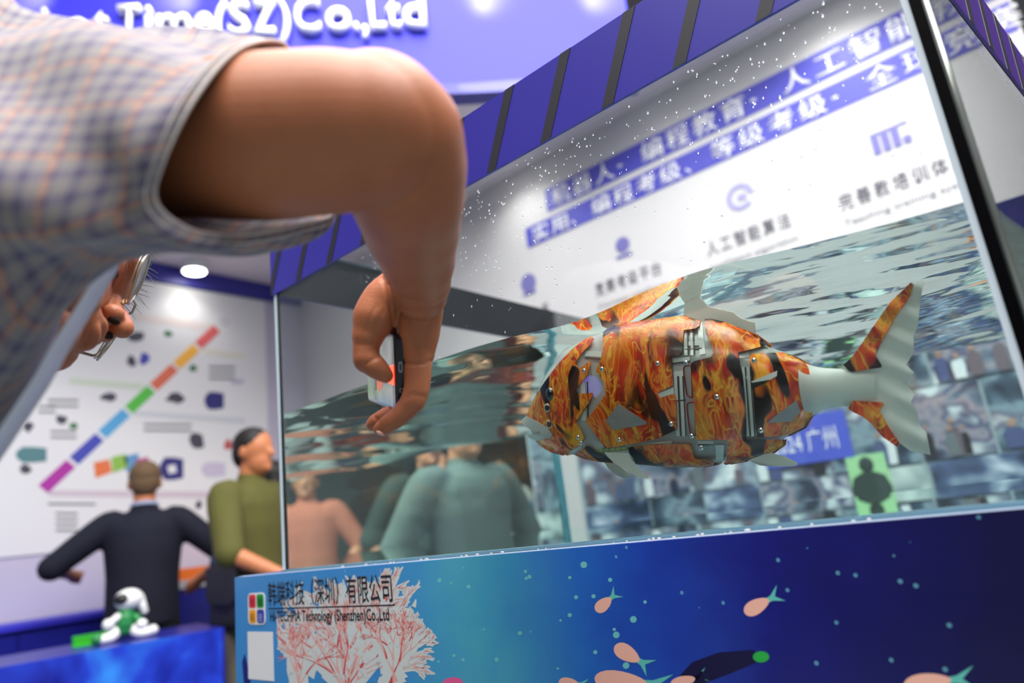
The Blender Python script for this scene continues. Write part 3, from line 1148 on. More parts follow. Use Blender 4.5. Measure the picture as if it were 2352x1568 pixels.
def solve(px, py, hf):
    """where the bent ray meets the near flank w = -hf(s, v)"""
    o, d = wray(px, py)
    dn = d.dot(NW)
    on_ = (o - F0).dot(NW)
    w = 0.0
    for k in range(30):
        t_ = (w - on_) / dn
        s, _, v = local(o + d * t_)
        w = 0.5 * w + 0.5 * (-hf(s, v))
    t_ = (w - on_) / dn
    return o + d * t_


zero = lambda s, v: 0.0
TOP = [(1201, 975), (1235, 900), (1262, 845), (1300, 793), (1345, 772), (1400, 748), (1480, 731), (1560, 723), (1640, 732), (1700, 750), (1760, 790), (1815, 808), (1850, 822), (1868, 838), (1905, 845), (1950, 845), (2000, 845)]
BOT = [(1203, 990), (1240, 1012), (1265, 1028), (1300, 1046), (1345, 1056), (1400, 1065), (1480, 1072), (1560, 1076), (1640, 1072), (1700, 1064), (1760, 1050), (1815, 1002), (1850, 985), (1868, 950), (1905, 935), (1950, 934), (2000, 925)]
tl = [local(solve(x, y, zero)) for x, y in TOP]
bl = [local(solve(x, y, zero)) for x, y in BOT]
ts, tv = np.array([p[0] for p in tl]), np.array([p[2] for p in tl])
bs, bv_ = np.array([p[0] for p in bl]), np.array([p[2] for p in bl])
S0, S1 = ts[0], ts[-1]
LEN = S1 - S0
TK = ((0, .006), (.04, .017), (.10, .028), (.2, .040), (.35, .047), (.5, .047), (.62, .043), (.72, .036), (.80, .029), (.835, .020), (.88, .014), (.94, .010), (1.0, .007), (1.4, .004))
TKX = np.array([a for a, _ in TK]) * LEN + S0
TKY = np.array([b for _, b in TK])


def prof(s):
    return float(np.interp(s, ts, tv)), float(np.interp(s, bs, bv_)), float(np.interp(s, TKX, TKY))


def hbody(s, v):
    a, b, T = prof(s)
    q = min(0.985, abs(2 * (v - (a + b) / 2) / max(1e-4, a - b)))
    return T * (1 - q ** 2.6) ** 0.55


def ppoly(pts, step=7.0):
    """resample a closed pixel polygon"""
    out = []
    n = len(pts)
    for i in range(n):
        a, b = Vector(pts[i]), Vector(pts[(i + 1) % n])
        k = max(1, int((b - a).length / step))
        for j in range(k):
            out.append(a + (b - a) * (j / k))
    return out


def inside(p, poly):
    c = False
    n = len(poly)
    for i in range(n):
        a, b = poly[i], poly[(i + 1) % n]
        if (a.y > p.y) != (b.y > p.y) and p.x < (b.x - a.x) * (p.y - a.y) / (b.y - a.y) + a.x:
            c = not c
    return c


def shell(name, pts, m, parent, lift=0.0, thick=0.002, hf=hbody, step=8.0, mirror=True, base=None):
    """plate whose outline is given in photograph pixels, laid over the flank of the fish"""
    bd = ppoly(pts, step)
    nb = len(bd)
    vs = list(bd)
    x0, x1 = min(p.x for p in bd), max(p.x for p in bd)
    y0, y1 = min(p.y for p in bd), max(p.y for p in bd)
    gx = x0 + step / 2
    while gx < x1:
        gy = y0 + step / 2
        while gy < y1:
            p = Vector((gx, gy))
            if inside(p, bd) and min((p - q).length for q in bd) > step * 0.45:
                vs.append(p)
            gy += step
        gx += step
    r = delaunay_2d_cdt(vs, [], [list(range(nb))], 1, 1e-4)
    v2, tri = r[0], r[2]
    hl = lambda s, v: hf(s, v) + lift + thick
    outer = [solve(p.x, p.y, hl) for p in v2]
    inner = [p + NW * thick for p in outer]
    outs = []
    for side in ((1, -1) if mirror else (1,)):
        mb = MB()
        A = outer if side == 1 else [p - NW * (2 * (p - F0).dot(NW)) for p in outer]
        B = inner if side == 1 else [p - NW * (2 * (p - F0).dot(NW)) for p in inner]
        n = len(A)
        mb.v = A + B
        # faces wound outward
        cnt = {}
        for f in tri:
            f = list(f)
            a, b, c = (A[i] for i in f[:3])
            nrm = (b - a).cross(c - a)
            if (nrm.dot(NW) > 0) == (side == 1):
                f = f[::-1]
            mb.face(f)
            mb.face([n + i for i in f[::-1]])
            for i in range(len(f)):
                cnt[(f[i], f[(i + 1) % len(f)])] = 1
        for (i, j) in cnt:
            if (j, i) not in cnt:
                mb.face((j, i, n + i, n + j))
        ob = mb.build(name, m, parent if base is None else base, smooth=False)
        outs.append(ob)
    for ob in outs:
        me = ob.data
        me.polygons.foreach_set('use_smooth', [True] * len(me.polygons))
        es = ob.modifiers.new('edges', 'EDGE_SPLIT')
        es.split_angle = math.radians(50)
    return outs[0]


def flame(name, rot=0.0, sc=1.0, loc=(0, 0, 0)):
    m = mat(name, (200, 70, 10), 0.28, coat=0.12, spec=0.35)
    t = NT(m)
    co = t.coords((33 * sc, 33 * sc, 14 * sc), rot=(0, rot, 0), loc=loc)
    wn = t.n('ShaderNodeTexNoise', Scale=0.8, Detail=2.0)
    t.l(co, wn.inputs['Vector'])
    vm = t.n('ShaderNodeVectorMath', _operation='MULTIPLY_ADD')
    t.l(wn.outputs['Color'], vm.inputs[0])
    vm.inputs[1].default_value = (1.7, 1.7, 1.2)
    t.l(co, vm.inputs[2])
    wc = vm.outputs[0]
    f1 = t.noise(wc, 0.55, 3, 0.5, 0.8)
    base = t.ramp(f1, [(0.31, (10, 3, 2)), (0.37, (80, 8, 2)), (0.43, (204, 30, 3)), (0.49, (244, 88, 5)), (0.55, (172, 22, 3)), (0.61, (248, 98, 5)), (0.72, (255, 184, 24))])
    # licking tongues: thin bright lines where warped noise crosses its mean
    f2 = t.noise(wc, 0.9, 2.5, 0.5, 1.6)
    ridge = t.math('SUBTRACT', 1.0, t.math('MULTIPLY', t.math('ABSOLUTE', t.math('SUBTRACT', f2, 0.5)), 22.0), True)
    ridge = t.math('POWER', ridge, 1.6)
    f3 = t.noise(wc, 1.7, 2.0, 0.5, 1.0)
    ridge2 = t.math('SUBTRACT', 1.0, t.math('MULTIPLY', t.math('ABSOLUTE', t.math('SUBTRACT', f3, 0.5)), 12.0), True)
    gate = t.math('GREATER_THAN', f1, 0.38)
    rr = t.math('MULTIPLY', t.math('MAXIMUM', t.math('MULTIPLY', ridge, 0.9), t.math('MULTIPLY', ridge2, 0.45)), t.math('SMOOTH_MIN', t.math('MULTIPLY', t.math('SUBTRACT', f1, 0.34), 9.0, True), 1.0))
    c2 = t.mix(rr, base, lin((255, 204, 70)))
    # broad yellow hearts
    f4 = t.noise(co, 0.42, 1.5, 0.5, 0.5)
    hy = t.math('MULTIPLY', t.math('SUBTRACT', f4, 0.60), 6.0, True)
    c3 = t.mix(t.math('MULTIPLY', hy, t.math('MULTIPLY', gate, 0.7)), c2, lin((250, 190, 40)))
    # black holes with sharp rims
    f5 = t.noise(wc, 0.8, 0.5, 0.4, 0.3)
    hole = t.math('MULTIPLY', t.math('SUBTRACT', f5, 0.605), 34.0, True)
    c4 = t.mix(hole, c3, lin((22, 8, 4)))
    t.l(c4, t.b.inputs['Base Color'])
    return m


M['flame'] = flame('flame_print')
M['flame_head'] = flame('flame_print_head', 0.9, 1.1, (3, 0, 2))
M['flame_belly'] = flame('flame_print_belly', 1.35, 0.95, (7, 0, 1))
M['silicone'] = bpy.data.materials.new('milky_silicone')
M['silicone'].use_nodes = True
t = NT(M['silicone'])
t.b.inputs['Base Color'].default_value = lin((243, 246, 240))
t.b.inputs['Roughness'].default_value = 0.42
tr = t.n('ShaderNodeBsdfTranslucent', Color=lin((243, 246, 238)))
mx = t.n('ShaderNodeMixShader', Fac=0.35)
t.l(t.b.outputs[0], mx.inputs[1])
t.l(tr.outputs[0], mx.inputs[2])
t.l(mx.outputs[0], t.t.nodes['Material Output'].inputs[0])


def clear(name, col, tr_, rough=0.12):
    m = bpy.data.materials.new(name)
    m.use_nodes = True
    t = NT(m)
    t.b.inputs['Base Color'].default_value = lin(col)
    t.b.inputs['Roughness'].default_value = rough
    tp = t.n('ShaderNodeBsdfTransparent', Color=lin((236, 238, 234)))
    mx = t.n('ShaderNodeMixShader', Fac=tr_)
    t.l(t.b.outputs[0], mx.inputs[1])
    t.l(tp.outputs[0], mx.inputs[2])
    t.l(mx.outputs[0], t.t.nodes['Material Output'].inputs[0])
    return m


M['clear'] = clear('clear_polycarbonate', (222, 224, 218), 0.34)
M['clear_rib'] = clear('clear_rib', (246, 248, 242), 0.2, 0.08)
M['steel'] = mat('screw_steel', (200, 200, 200), 0.25, metal=1.0)
M['vent'] = mat('grey_vent_mesh', (150, 150, 152), 0.4)
M['gasket'] = mat('red_gasket', (150, 26, 26), 0.35)
M['black_gloss'] = mat('black_gloss', (8, 6, 6), 0.08, coat=1.0)
M['pcb'] = mat('circuit_board', (150, 156, 96), 0.4)
M['led'] = mat('violet_light', (150, 130, 255), 0.4, emit=(120, 96, 255), estr=0.8)
M['motor'] = mat('motor_can', (168, 166, 166), 0.3, metal=0.8)
M['dark_motor'] = mat('dark_servo', (40, 40, 52), 0.3)

nose = solve(1205, 982, zero)
fish = thing('robot_fish', 'robot fish with a flame-printed shell and milky white fins swimming in the glass tank', 'robot fish', tuple(F0))


def c5(*a):
    return [(1180 + x / 3.919, 700 + y / 3.919) for x, y in a]


def c6(*a):
    return [(1500 + x / 3.919, 700 + y / 3.919) for x, y in a]


def ct(*a):
    return [(1600 + x / 3.2667, 600 + y / 3.2667) for x, y in a]


# clear inner housing, lofted
ring_n, st = 40, 44
hs = MB()
sa, sb_ = S0 + 0.02, float(np.interp(0.83, [0, 1], [S0, S1]))
for i in range(st + 1):
    s = sa + (sb_ - sa) * i / st
    a, b, T = prof(s)
    m_, hh = (a + b) / 2, (a - b) / 2 * 0.95
    for k in range(ring_n):
        th = 2 * math.pi * k / ring_n
        q = math.sin(th)
        w = T * 0.95 * (1 - min(0.999, abs(q)) ** 2.6) ** 0.55 * (1 if math.cos(th) > 0 else -1)
        hs.v.append(F0 + AX * s + NW * w + Vector((0, 0, m_ + hh * q)))
for i in range(st):
    for k in range(ring_n):
        k2 = (k + 1) % ring_n
        hs.face((i * ring_n + k, (i + 1) * ring_n + k, (i + 1) * ring_n + k2, i * ring_n + k2))
hs.face([k for k in range(ring_n)])
hs.face([st * ring_n + k for k in range(ring_n)][::-1])
hs.build('clear_housing', M['clear'], fish, smooth=True)

# head
shell('head_shell', c5((700, 285), (716, 302), (690, 348), (618, 425), (566, 498), (558, 538), (590, 572), (640, 535), (686, 506), (690, 522), (666, 618), (640, 660), (600, 692),
                       (560, 760), (576, 800), (640, 796), (704, 790), (712, 816), (640, 930), (592, 1000), (556, 1052), (590, 1108), (630, 1190), (602, 1250), (542, 1290), (440, 1356),
                       (330, 1326), (240, 1272), (190, 1222), (335, 1197), (342, 1165), (300, 1106), (205, 1046), (112, 1000), (140, 930), (200, 808), (288, 676), (400, 528), (520, 400), (618, 320), (680, 286)),
      M['flame_head'], fish, 0.0006, 0.0022)
shell('upper_lip', c5((110, 1000), (75, 1030), (70, 1055), (100, 1092), (190, 1150), (215, 1126), (246, 1166), (330, 1196), (345, 1165), (300, 1105), (204, 1045)), M['silicone'], fish, 0.0002, 0.004)
shell('lower_lip', c5((118, 1163), (130, 1195), (190, 1216), (330, 1198), (250, 1167), (190, 1160)), M['silicone'], fish, 0.0002, 0.004, step=6)
for (x, y) in c5((303, 925), (320, 1073)):
    p = solve(x, y, lambda s, v: hbody(s, v) + 0.0030)
    r_ = 0.0046
    e1 = MB().ball(p, (r_ * 1.25, 0.0014, r_ * 1.25), 18, 8).build('eye_ring', mat('eye_ring_white', (236, 226, 206), 0.3), fish, smooth=True)
    MB().ball(p - NW * 0.0014, (r_ * 0.92, 0.0016, r_ * 0.92), 18, 8).build('camera_lens', M['black_gloss'], e1, smooth=True)
p = solve(1264, 905, lambda s, v: hbody(s, v) + 0.0015)
MB().ball(p, (0.0078, 0.0058, 0.0088), 20, 12).build('eye_dome', M['black_gloss'], fish, smooth=True)

# trunk shells
shell('front_shell', [(1385, 762), (1402, 748), (1440, 741), (1500, 733), (1560, 725)] + c5((1525, 130),) [:0] + c6((275, 95), (425, 142), (416, 186), (380, 212), (275, 226), (268, 300), (262, 420), (240, 452), (165, 462))
      + c5((1415, 470), (1430, 722), (1286, 796), (1312, 840), (1440, 800), (1460, 872), (1466, 1120), (1290, 1204), (1070, 1250), (870, 1284), (820, 1282), (655, 1066), (650, 1040), (780, 870), (826, 800), (812, 690), (738, 592), (804, 430), (800, 300)),
      M['flame'], fish, 0.0008, 0.0024)
shell('rear_shell', c6((465, 126), (520, 124), (640, 150), (742, 190), (900, 252), (1040, 355), (950, 380), (836, 410), (770, 426), (764, 442), (780, 540), (800, 622), (820, 800), (832, 1000), (836, 1212), (1000, 1210),
                       (1150, 1208), (1163, 1225), (1160, 1260), (1060, 1332), (840, 1382), (800, 1412), (650, 1440), (632, 1424), (660, 1396), (672, 1240), (660, 1216), (386, 1216), (380, 1100), (360, 800), (338, 530), (370, 505), (520, 470), (540, 430), (508, 320), (470, 200)),
      M['flame'], fish, 0.0008, 0.0024)
shell('tail_shell', c6((865, 470), (890, 440), (1000, 430), (1170, 428), (1250, 455), (1370, 520), (1396, 570), (1430, 700), (1438, 850), (1434, 980), (1400, 1030), (1345, 1104), (1210, 1170), (1100, 1186), (934, 1190), (920, 1100), (898, 780), (880, 620)),
      M['flame'], fish, 0.0008, 0.0024)
shell('belly_strip', c5((545, 1350), (655, 1268), (700, 1280), (745, 1332), (850, 1382), (890, 1424), (770, 1414), (620, 1386)), M['flame_belly'], fish, 0.0008, 0.002)
shell('belly_strip', [(1443, 1029), (1451, 1025), (1520, 1020), (1586, 1019), (1592, 1045), (1600, 1054), (1628, 1056), (1639, 1062), (1637, 1068), (1607, 1073), (1533, 1073), (1460, 1066), (1453, 1050), (1445, 1040)], M['flame_belly'], fish, 0.0008, 0.002)
# vents, slots
for pts in (c5((940, 890), (1196, 1056), (1190, 1076), (890, 1126), (830, 1040)), c6((1290, 860), (1326, 960), (1242, 1050), (1024, 1063), (1100, 1000))):
    v_ = shell('side_vent', pts, M['vent'], fish, 0.0034, 0.0010, step=7)
for ox, oy in ((1404, 967), (1812, 934)):
    ho = MB()
    for k in range(9):
        x, y = ox - 6 + (k % 3) * 5.5 + (k // 3) * 2.5, oy - 7 + (k // 3) * 6 + (k % 3) * 2.5
        p = solve(x, y, lambda s, v: hbody(s, v) + 0.0045)
        ho.ball(p, (0.0006, 0.0003, 0.0006), 8, 4)
    ho.build('vent_studs', mat('vent_stud_grey', (176, 176, 176), 0.3), fish, smooth=True)
shell('clear_slot', c6((880, 690), (1116, 592), (1112, 640), (1050, 674), (892, 700)), M['clear_rib'], fish, 0.0033, 0.0008)
shell('dark_slot', c6((886, 702), (1050, 672), (1000, 706), (892, 756)), M['black_gloss'], fish, 0.0033, 0.0008)
shell('clear_slot', c5((1290, 797), (1436, 742), (1440, 798), (1314, 836)), M['clear_rib'], fish, 0.0010, 0.0012)
# housing ribs and blocks that show between the shells
for pts in (c6((170, 480), (330, 468), (330, 500), (170, 520)), c6((180, 600), (270, 590), (272, 640), (182, 650)), c6((186, 640), (214, 640), (240, 1180), (208, 1180)), c6((236, 640), (262, 640), (290, 1180), (262, 1180)),
            c6((270, 230), (300, 230), (310, 450), (280, 455)), c6((330, 215), (352, 215), (364, 450), (340, 452)), c6((400, 180), (440, 150), (470, 440), (420, 450)), c6((280, 330), (440, 320), (442, 360), (282, 370)),
            c6((770, 440), (860, 420), (866, 470), (776, 480)), c6((800, 560), (822, 560), (866, 1180), (838, 1190)), c6((846, 560), (866, 560), (910, 1180), (886, 1186)), c6((790, 640), (880, 640), (884, 668), (794, 668)),
            c6((400, 1222), (540, 1222), (540, 1252), (400, 1252)), c6((560, 1260), (640, 1260), (630, 1400), (566, 1400)), c5((600, 690), (640, 690), (650, 1040), (610, 1040)), c5((640, 410), (790, 420), (786, 470), (640, 460)),
            c5((1010, 1262), (1420, 1222), (1420, 1252), (1010, 1290)), c5((490, 1330), (600, 1268), (616, 1290), (540, 1350))):
    shell('housing_rib', pts, M['clear_rib'], fish, -0.0026, 0.0016, mirror=False, step=9)
M['dark_line'] = mat('housing_dark_line', (64, 64, 62), 0.3)
for pts in (c6((216, 640), (227, 640), (251, 1180), (241, 1180)), c6((263, 640), (269, 640), (297, 1180), (291, 1180)), c6((303, 230), (312, 230), (322, 450), (312, 450)), c6((355, 215), (364, 215), (376, 450), (366, 450)),
            c6((824, 560), (832, 560), (876, 1180), (868, 1180)), c6((868, 560), (874, 560), (918, 1186), (911, 1186)), c6((170, 523), (330, 503), (330, 511), (170, 531)), c6((284, 395), (440, 385), (440, 393), (284, 403)),
            c6((400, 1254), (540, 1254), (540, 1262), (400, 1262)), c6((190, 860), (290, 850), (292, 862), (192, 872)), c5((655, 690), (662, 690), (672, 1040), (664, 1040)), c5((640, 474), (786, 484), (786, 492), (640, 482))):
    shell('housing_dark_strip', pts, M['dark_line'], fish, -0.0024, 0.0016, mirror=False, step=9)  # thin dark strips laid on the housing for contrast with the ribs
shell('battery_strip', c5((750, 1298), (1030, 1278), (1032, 1308), (752, 1332)), M['pcb'], fish, -0.001, 0.002, mirror=False)
for k in range(5):
    shell('battery_cell', c5((766 + k * 52, 1298 - k * 4), (800 + k * 52, 1295 - k * 4), (800 + k * 52, 1318 - k * 4), (766 + k * 52, 1322 - k * 4)), mat('cell_green', (170, 178, 112), 0.4), fish, 0.001, 0.001, mirror=False)
for a, b in (((275, 550), (345, 830)), ((305, 880), (375, 1170))):
    (x0, y0), (x1, y1) = a, b
    lp = c6((x0 + 18, y0), (x1 - 6, y0 - 4), (x1, y0 + 30), (x1 + 8, y1 - 20), (x1 - 4, y1), (x0 + 50, y1 - 6), (x0 + 26, y1 - 40), (x0, y0 + 40))
    lp = spline(lp, True, 4)
    pts = [solve(x, y, lambda s, v: hbody(s, v) + 0.0012) for x, y in lp]
    MB().tube(pts + [pts[0], pts[1]], 0.00095, 8, caps=False).build('red_gasket', M['gasket'], fish, smooth=True)


def inner_box(px, py, sz, m, name, w=0.0, sh='box'):
    c = solve(px, py, zero) + NW * w
    mb = MB()
    if sh == 'box':
        mb.box(c - Vector(sz) / 2, c + Vector(sz) / 2)
    else:
        mb.tube([c - Vector((0, 0, sz[2] / 2)), c + Vector((0, 0, sz[2] / 2))], sz[0] / 2, 18)
    return mb.build(name, m, fish, bevel=0.001 if sh == 'box' else 0)


inner_box(1372, 985, (0.03, 0.04, 0.03), M['dark_motor'], 'servo_motor')
inner_box(1362, 935, (0.032, 0.034, 0.020), M['dark_motor'], 'servo_motor')
o = MB().ball(solve(1366, 888, zero) - NW * 0.012, (0.010, 0.026, 0.014), 16, 10).build('violet_lamp', M['led'], fish, smooth=True)
inner_box(1366, 806, (0.018, 0.018, 0.02), M['motor'], 'joint_motor', -0.015, 'cyl')
inner_box(1580, 790, (0.03, 0.03, 0.03), M['motor'], 'joint_motor', 0.0)
inner_box(1572, 900, (0.035, 0.045, 0.06), M['motor'], 'joint_motor', 0.0)
inner_box(1712, 890, (0.02, 0.03, 0.08), M['motor'], 'joint_motor', 0.0)
inner_box(1560, 1020, (0.05, 0.03, 0.02), M['dark_motor'], 'servo_motor', 0.0)
inner_box(1640, 1035, (0.05, 0.03, 0.02), M['motor'], 'joint_motor', 0.0)
for x, y in c5((630, 592), (792, 577), (1293, 527), (578, 1192), (602, 1243), (948, 1212), (1415, 1072)) + c6((907, 500), (572, 828), (968, 1128), (295, 522), (432, 1285), (345, 1180)):
    p = solve(x, y, lambda s, v: hbody(s, v) + 0.0036)
    mb = MB()
    mb.ball(p, (0.0029, 0.0014, 0.0029), 16, 8)
    mb.cur = 1
    mb.disc(p - NW * 0.0011, -NW, 0.0011, 0.0004, 6)
    mb.build('screw', [M['steel'], M['black_gloss']], fish, smooth=True)

# tail: stem, milky fin, flame-printed edges
stem = MB()
sp_ = [(1850, 828, 962), (1868, 836, 950), (1895, 843, 937), (1925, 845, 934), (1950, 846, 934), (1985, 848, 930), (2015, 852, 925)]
sp2 = spline(sp_, False, 4)
rr_ = []
for i, (x, ya, yb) in enumerate(sp2):
    a, b = local(solve(x, ya, zero)), local(solve(x, yb, zero))
    f = i / (len(sp2) - 1)
    rr_.append((F0 + AX * ((a[0] + b[0]) / 2) + Vector((0, 0, (a[2] + b[2]) / 2)), ((a[2] - b[2]) / 2, 0.021 * (1 - f) ** 1.3 + 0.0045)))
stem.tube([p for p, _ in rr_], [r for _, r in rr_], 28, ref=(0, 0, 1))
stem.build('tail_stem', M['silicone'], fish, smooth=True)


def hfin(s, v):
    return 0.0028 + 0.0026 * math.sin(s * 160 + v * 190) * min(1.0, max(0.0, (s - float(np.interp(1.0, [0, 1], [S0, S1]))) / 0.03 + 0.2))


shell('tail_fin', ct((1110, 790), (1160, 822), (1260, 640), (1380, 480), (1500, 330), (1600, 190), (1622, 164), (1702, 138), (1672, 330), (1660, 480), (1626, 560), (1626, 680), (1570, 778), (1627, 830), (1578, 925), (1636, 996), (1604, 1050), (1650, 1112), (1676, 1240), (1722, 1280), (1754, 1452),
                     (1600, 1420), (1480, 1330), (1400, 1200), (1340, 1110), (1160, 1090), (1080, 1086), (1060, 800)), M['silicone'], fish, -0.0014, 0.0016, hf=hfin, mirror=False, step=7)
shell('fin_edge', ct((1098, 776), (1160, 722), (1215, 650), (1338, 470), (1450, 308), (1608, 156), (1622, 170), (1606, 250), (1482, 430), (1347, 676), (1340, 706), (1386, 778), (1380, 796), (1160, 828), (1135, 815)), M['flame_head'], fish, 0.0005, 0.003, hf=hfin, mirror=False, step=7)
shell('fin_edge', ct((1134, 1106), (1170, 1046), (1390, 1055), (1402, 1072), (1368, 1116), (1450, 1260), (1519, 1360), (1510, 1391), (1478, 1374), (1398, 1318), (1300, 1208), (1240, 1162), (1172, 1130)), M['flame_head'], fish, 0.0005, 0.003, hf=hfin, mirror=False, step=7)
# pectoral, anal and dorsal fins
hpec = lambda s, v: 0.030 + 0.25 * max(0, -(v + 0.045))
shell('belly_fin', c5((812, 1325), (1030, 1332), (1062, 1402), (1130, 1490), (1212, 1560), (1120, 1552), (1000, 1482), (900, 1420), (850, 1372)), M['silicone'], fish, 0, 0.0018, hf=hpec, mirror=False, step=7)
hpf = lambda s, v: -0.030
shell('belly_fin', c5((800, 1400), (900, 1400), (1000, 1490), (1046, 1542), (1000, 1562), (930, 1536), (860, 1482)), M['silicone'], fish, 0, 0.0018, hf=hpf, mirror=False, step=7)
shell('rear_fin', c6((1000, 1345), (1060, 1330), (1200, 1370), (1290, 1414), (1297, 1436), (1270, 1450), (1130, 1456), (960, 1420), (850, 1398)), M['silicone'], fish, 0, 0.0018, hf=lambda s, v: 0.018, mirror=False, step=7)
shell('rear_fin', c6((850, 1392), (1000, 1400), (1130, 1452), (1100, 1458), (960, 1444)), M['silicone'], fish, 0, 0.0018, hf=lambda s, v: -0.018, mirror=False, step=7)
dn = [local(solve(x, y, zero)) for x, y in ((1570, 735), (1610, 742), (1640, 742), (1736, 764), (1734, 740), (1700, 729), (1684, 716))]
zs = ZW - F0.z
d1 = local(solve(1628, 703, zero))
dpts = [(a, c) for a, _, c in dn] + [(d1[0], d1[2]), (dn[0][0] + 0.018, zs + 0.022), (dn[0][0] + 0.009, zs + 0.018), (dn[0][0] + 0.003, zs - 0.002)]
MB().prism([F0 + AX * a - NW * 0.0012 + Vector((0, 0, c)) for a, c in dpts], NW * 0.0024).build('dorsal_fin', M['silicone'], fish, bevel=0.0008)

# ================================================================== THE MAN FILMING THE FISH
def skin_mat(name, col, sss=0.12):
    m = mat(name, col, 0.46, sss=sss, spec=0.4)
    t = NT(m)
    co = t.coords()
    f = t.noise(co, 38, 4, 0.6)
    c = lin(col)
    a = (c[0] * 0.86, c[1] * 0.80, c[2] * 0.78, 1)
    b = (min(1, c[0] * 1.08), c[1] * 1.06, c[2] * 1.04, 1)
    t.l(t.mix(f, a, b), t.b.inputs['Base Color'])
    n1 = t.noise(t.coords((1, 1, 2.2)), 260, 3, 0.6)
    n2 = t.noise(co, 900, 2, 0.5)
    t.bump(t.math('ADD', t.math('MULTIPLY', n1, 0.7), t.math('MULTIPLY', n2, 0.3)), 0.22, 0.002)
    return m


M['skin'] = skin_mat('warm_skin', (176, 110, 77))
M['nail'] = mat('fingernail', (228, 176, 156), 0.25, coat=0.3)
PT = lambda x, y, d_: P(x, y, d_)


def limbpx(mb, sts, n=44, sub=8):
    mb.limb([P(x, y, d_) for x, y, d_, r in sts], [r * d_ / FPX for x, y, d_, r in sts], n, sub)


# head frame, from the way the face is turned in the photograph (camera axes -> world)
RT = RCAM.transposed()
vd = cvec(290, 730).normalized()
vx = (RT @ Vector((1, 0, 0)))
vx = (vx - vd * vx.dot(vd)).normalized()
vy = vd.cross(vx) * -1.0
if vy.z < 0:
    vy = -vy


def vw(a, b, c):
    return vx * a + vy * b - vd * c


hr = vw(0.351, 0.828, 0.436).normalized()
hf_ = vw(0.92, -0.39, 0.13).normalized()
hu = hr.cross(hf_).normalized()
hf_ = hu.cross(hr).normalized()
HD = 0.68
HO = P(305, 764, HD) - hf_ * 0.1195 - hu * (-0.046)


def hp(r, f, u):
    return HO + hr * r + hf_ * f + hu * u


def hball(mb, c, rad, n=18):
    mb.ball(hp(*c), 1, n, n * 2 // 3, axes=(hr * rad[0], hf_ * rad[1], hu * rad[2]))


man = thing('person', 'bending man in checked shirt and glasses, filming the fish with a phone', 'person', (P(-700, 700, 0.56).x, P(-700, 700, 0.56).y, 0))
bd = MB()
# upper arm, elbow, forearm
limbpx(bd, ((-60, 330, .53, 150), (200, 330, .50, 164), (420, 328, .480, 170), (600, 318, .461, 186), (740, 308, .452, 184), (850, 304, .455, 172)))
limbpx(bd, ((868, 296, .462, 172), (905, 318, .470, 160), (926, 372, .482, 147), (934, 432, .50, 136), (944, 508, .548, 115), (958, 586, .60, 89), (966, 640, .632, 71), (966, 674, .648, 62)))
bd.ball(P(985, 292, .470), 62 * .47 / FPX, 36, 24)
# thenar mound and thumb
limbpx(bd, ((915, 652, .668, 42), (880, 690, .668, 48), (860, 730, .664, 50), (845, 772, .660, 37)))
limbpx(bd, ((845, 765, .660, 36), (841, 800, .658, 31), (842, 826, .655, 31)))
limbpx(bd, ((841, 824, .655, 31), (862, 842, .652, 27), (880, 857, .651, 22), (886, 862, .651, 18)))
# heel of the hand and palm
limbpx(bd, ((968, 672, .660, 56), (968, 712, .668, 50), (962, 760, .672, 49), (957, 810, .672, 42)))
limbpx(bd, ((930, 690, .680, 46), (925, 740, .695, 40), (935, 790, .700, 38)))
limbpx(bd, ((950, 700, .700, 44), (948, 750, .725, 40), (940, 780, .74, 34)))
# little finger (nearest), ring, middle and index finger, closing under and behind the phone
limbpx(bd, ((958, 812, .668, 36), (959, 850, .664, 32), (957, 892, .658, 30), (948, 922, .654, 29)), 32)
limbpx(bd, ((948, 922, .654, 29), (926, 946, .652, 25), (902, 966, .650, 23), (882, 979, .650, 20), (873, 985, .650, 16)), 32)
limbpx(bd, ((945, 812, .696, 35), (952, 865, .694, 30), (950, 912, .692, 28), (925, 940, .690, 25), (890, 956, .690, 22), (862, 970, .690, 19), (855, 974, .690, 15)), 32)
limbpx(bd, ((945, 800, .725, 33), (948, 850, .728, 28), (938, 895, .730, 26), (915, 920, .732, 23), (896, 934, .732, 19)), 32)
limbpx(bd, ((938, 785, .748, 33), (938, 830, .756, 27), (925, 875, .762, 25), (906, 900, .766, 22), (890, 915, .766, 19)), 32)
# head
hball(bd, (0, -0.012, 0.030), (0.074, 0.094, 0.088), 24)
hball(bd, (0, 0.020, -0.025), (0.064, 0.066, 0.085), 22)
hball(bd, (0, 0.030, -0.070), (0.054, 0.058, 0.048), 20)
hball(bd, (0, 0.066, -0.104), (0.026, 0.024, 0.019), 16)
hball(bd, (0, 0.074, 0.026), (0.056, 0.020, 0.028), 18)
for s in (-1, 1):
    hball(bd, (s * 0.040, 0.052, -0.046), (0.026, 0.030, 0.028), 16)
    hball(bd, (s * 0.032, 0.079, 0.016), (0.024, 0.012, 0.007), 14)
    hball(bd, (s * 0.048, 0.000, -0.088), (0.018, 0.034, 0.024), 14)
    hball(bd, (s * 0.0125, 0.097, -0.047), (0.0085, 0.0105, 0.0085), 12)
    hball(bd, (s * 0.033, 0.062, -0.006), (0.020, 0.016, 0.015), 14)
    hball(bd, (s * 0.075, -0.008, -0.010), (0.007, 0.018, 0.030), 12)
    hball(bd, (s * 0.030, 0.070, -0.078), (0.022, 0.020, 0.022), 12)
bd.limb([hp(0, 0.080, 0.012), hp(0, 0.092, -0.012), hp(0, 0.104, -0.032), hp(0, 0.1095, -0.045)], [0.0085, 0.0085, 0.0095, 0.0105], 16, 4)
hball(bd, (0, 0.080, -0.078), (0.030, 0.018, 0.020), 16)
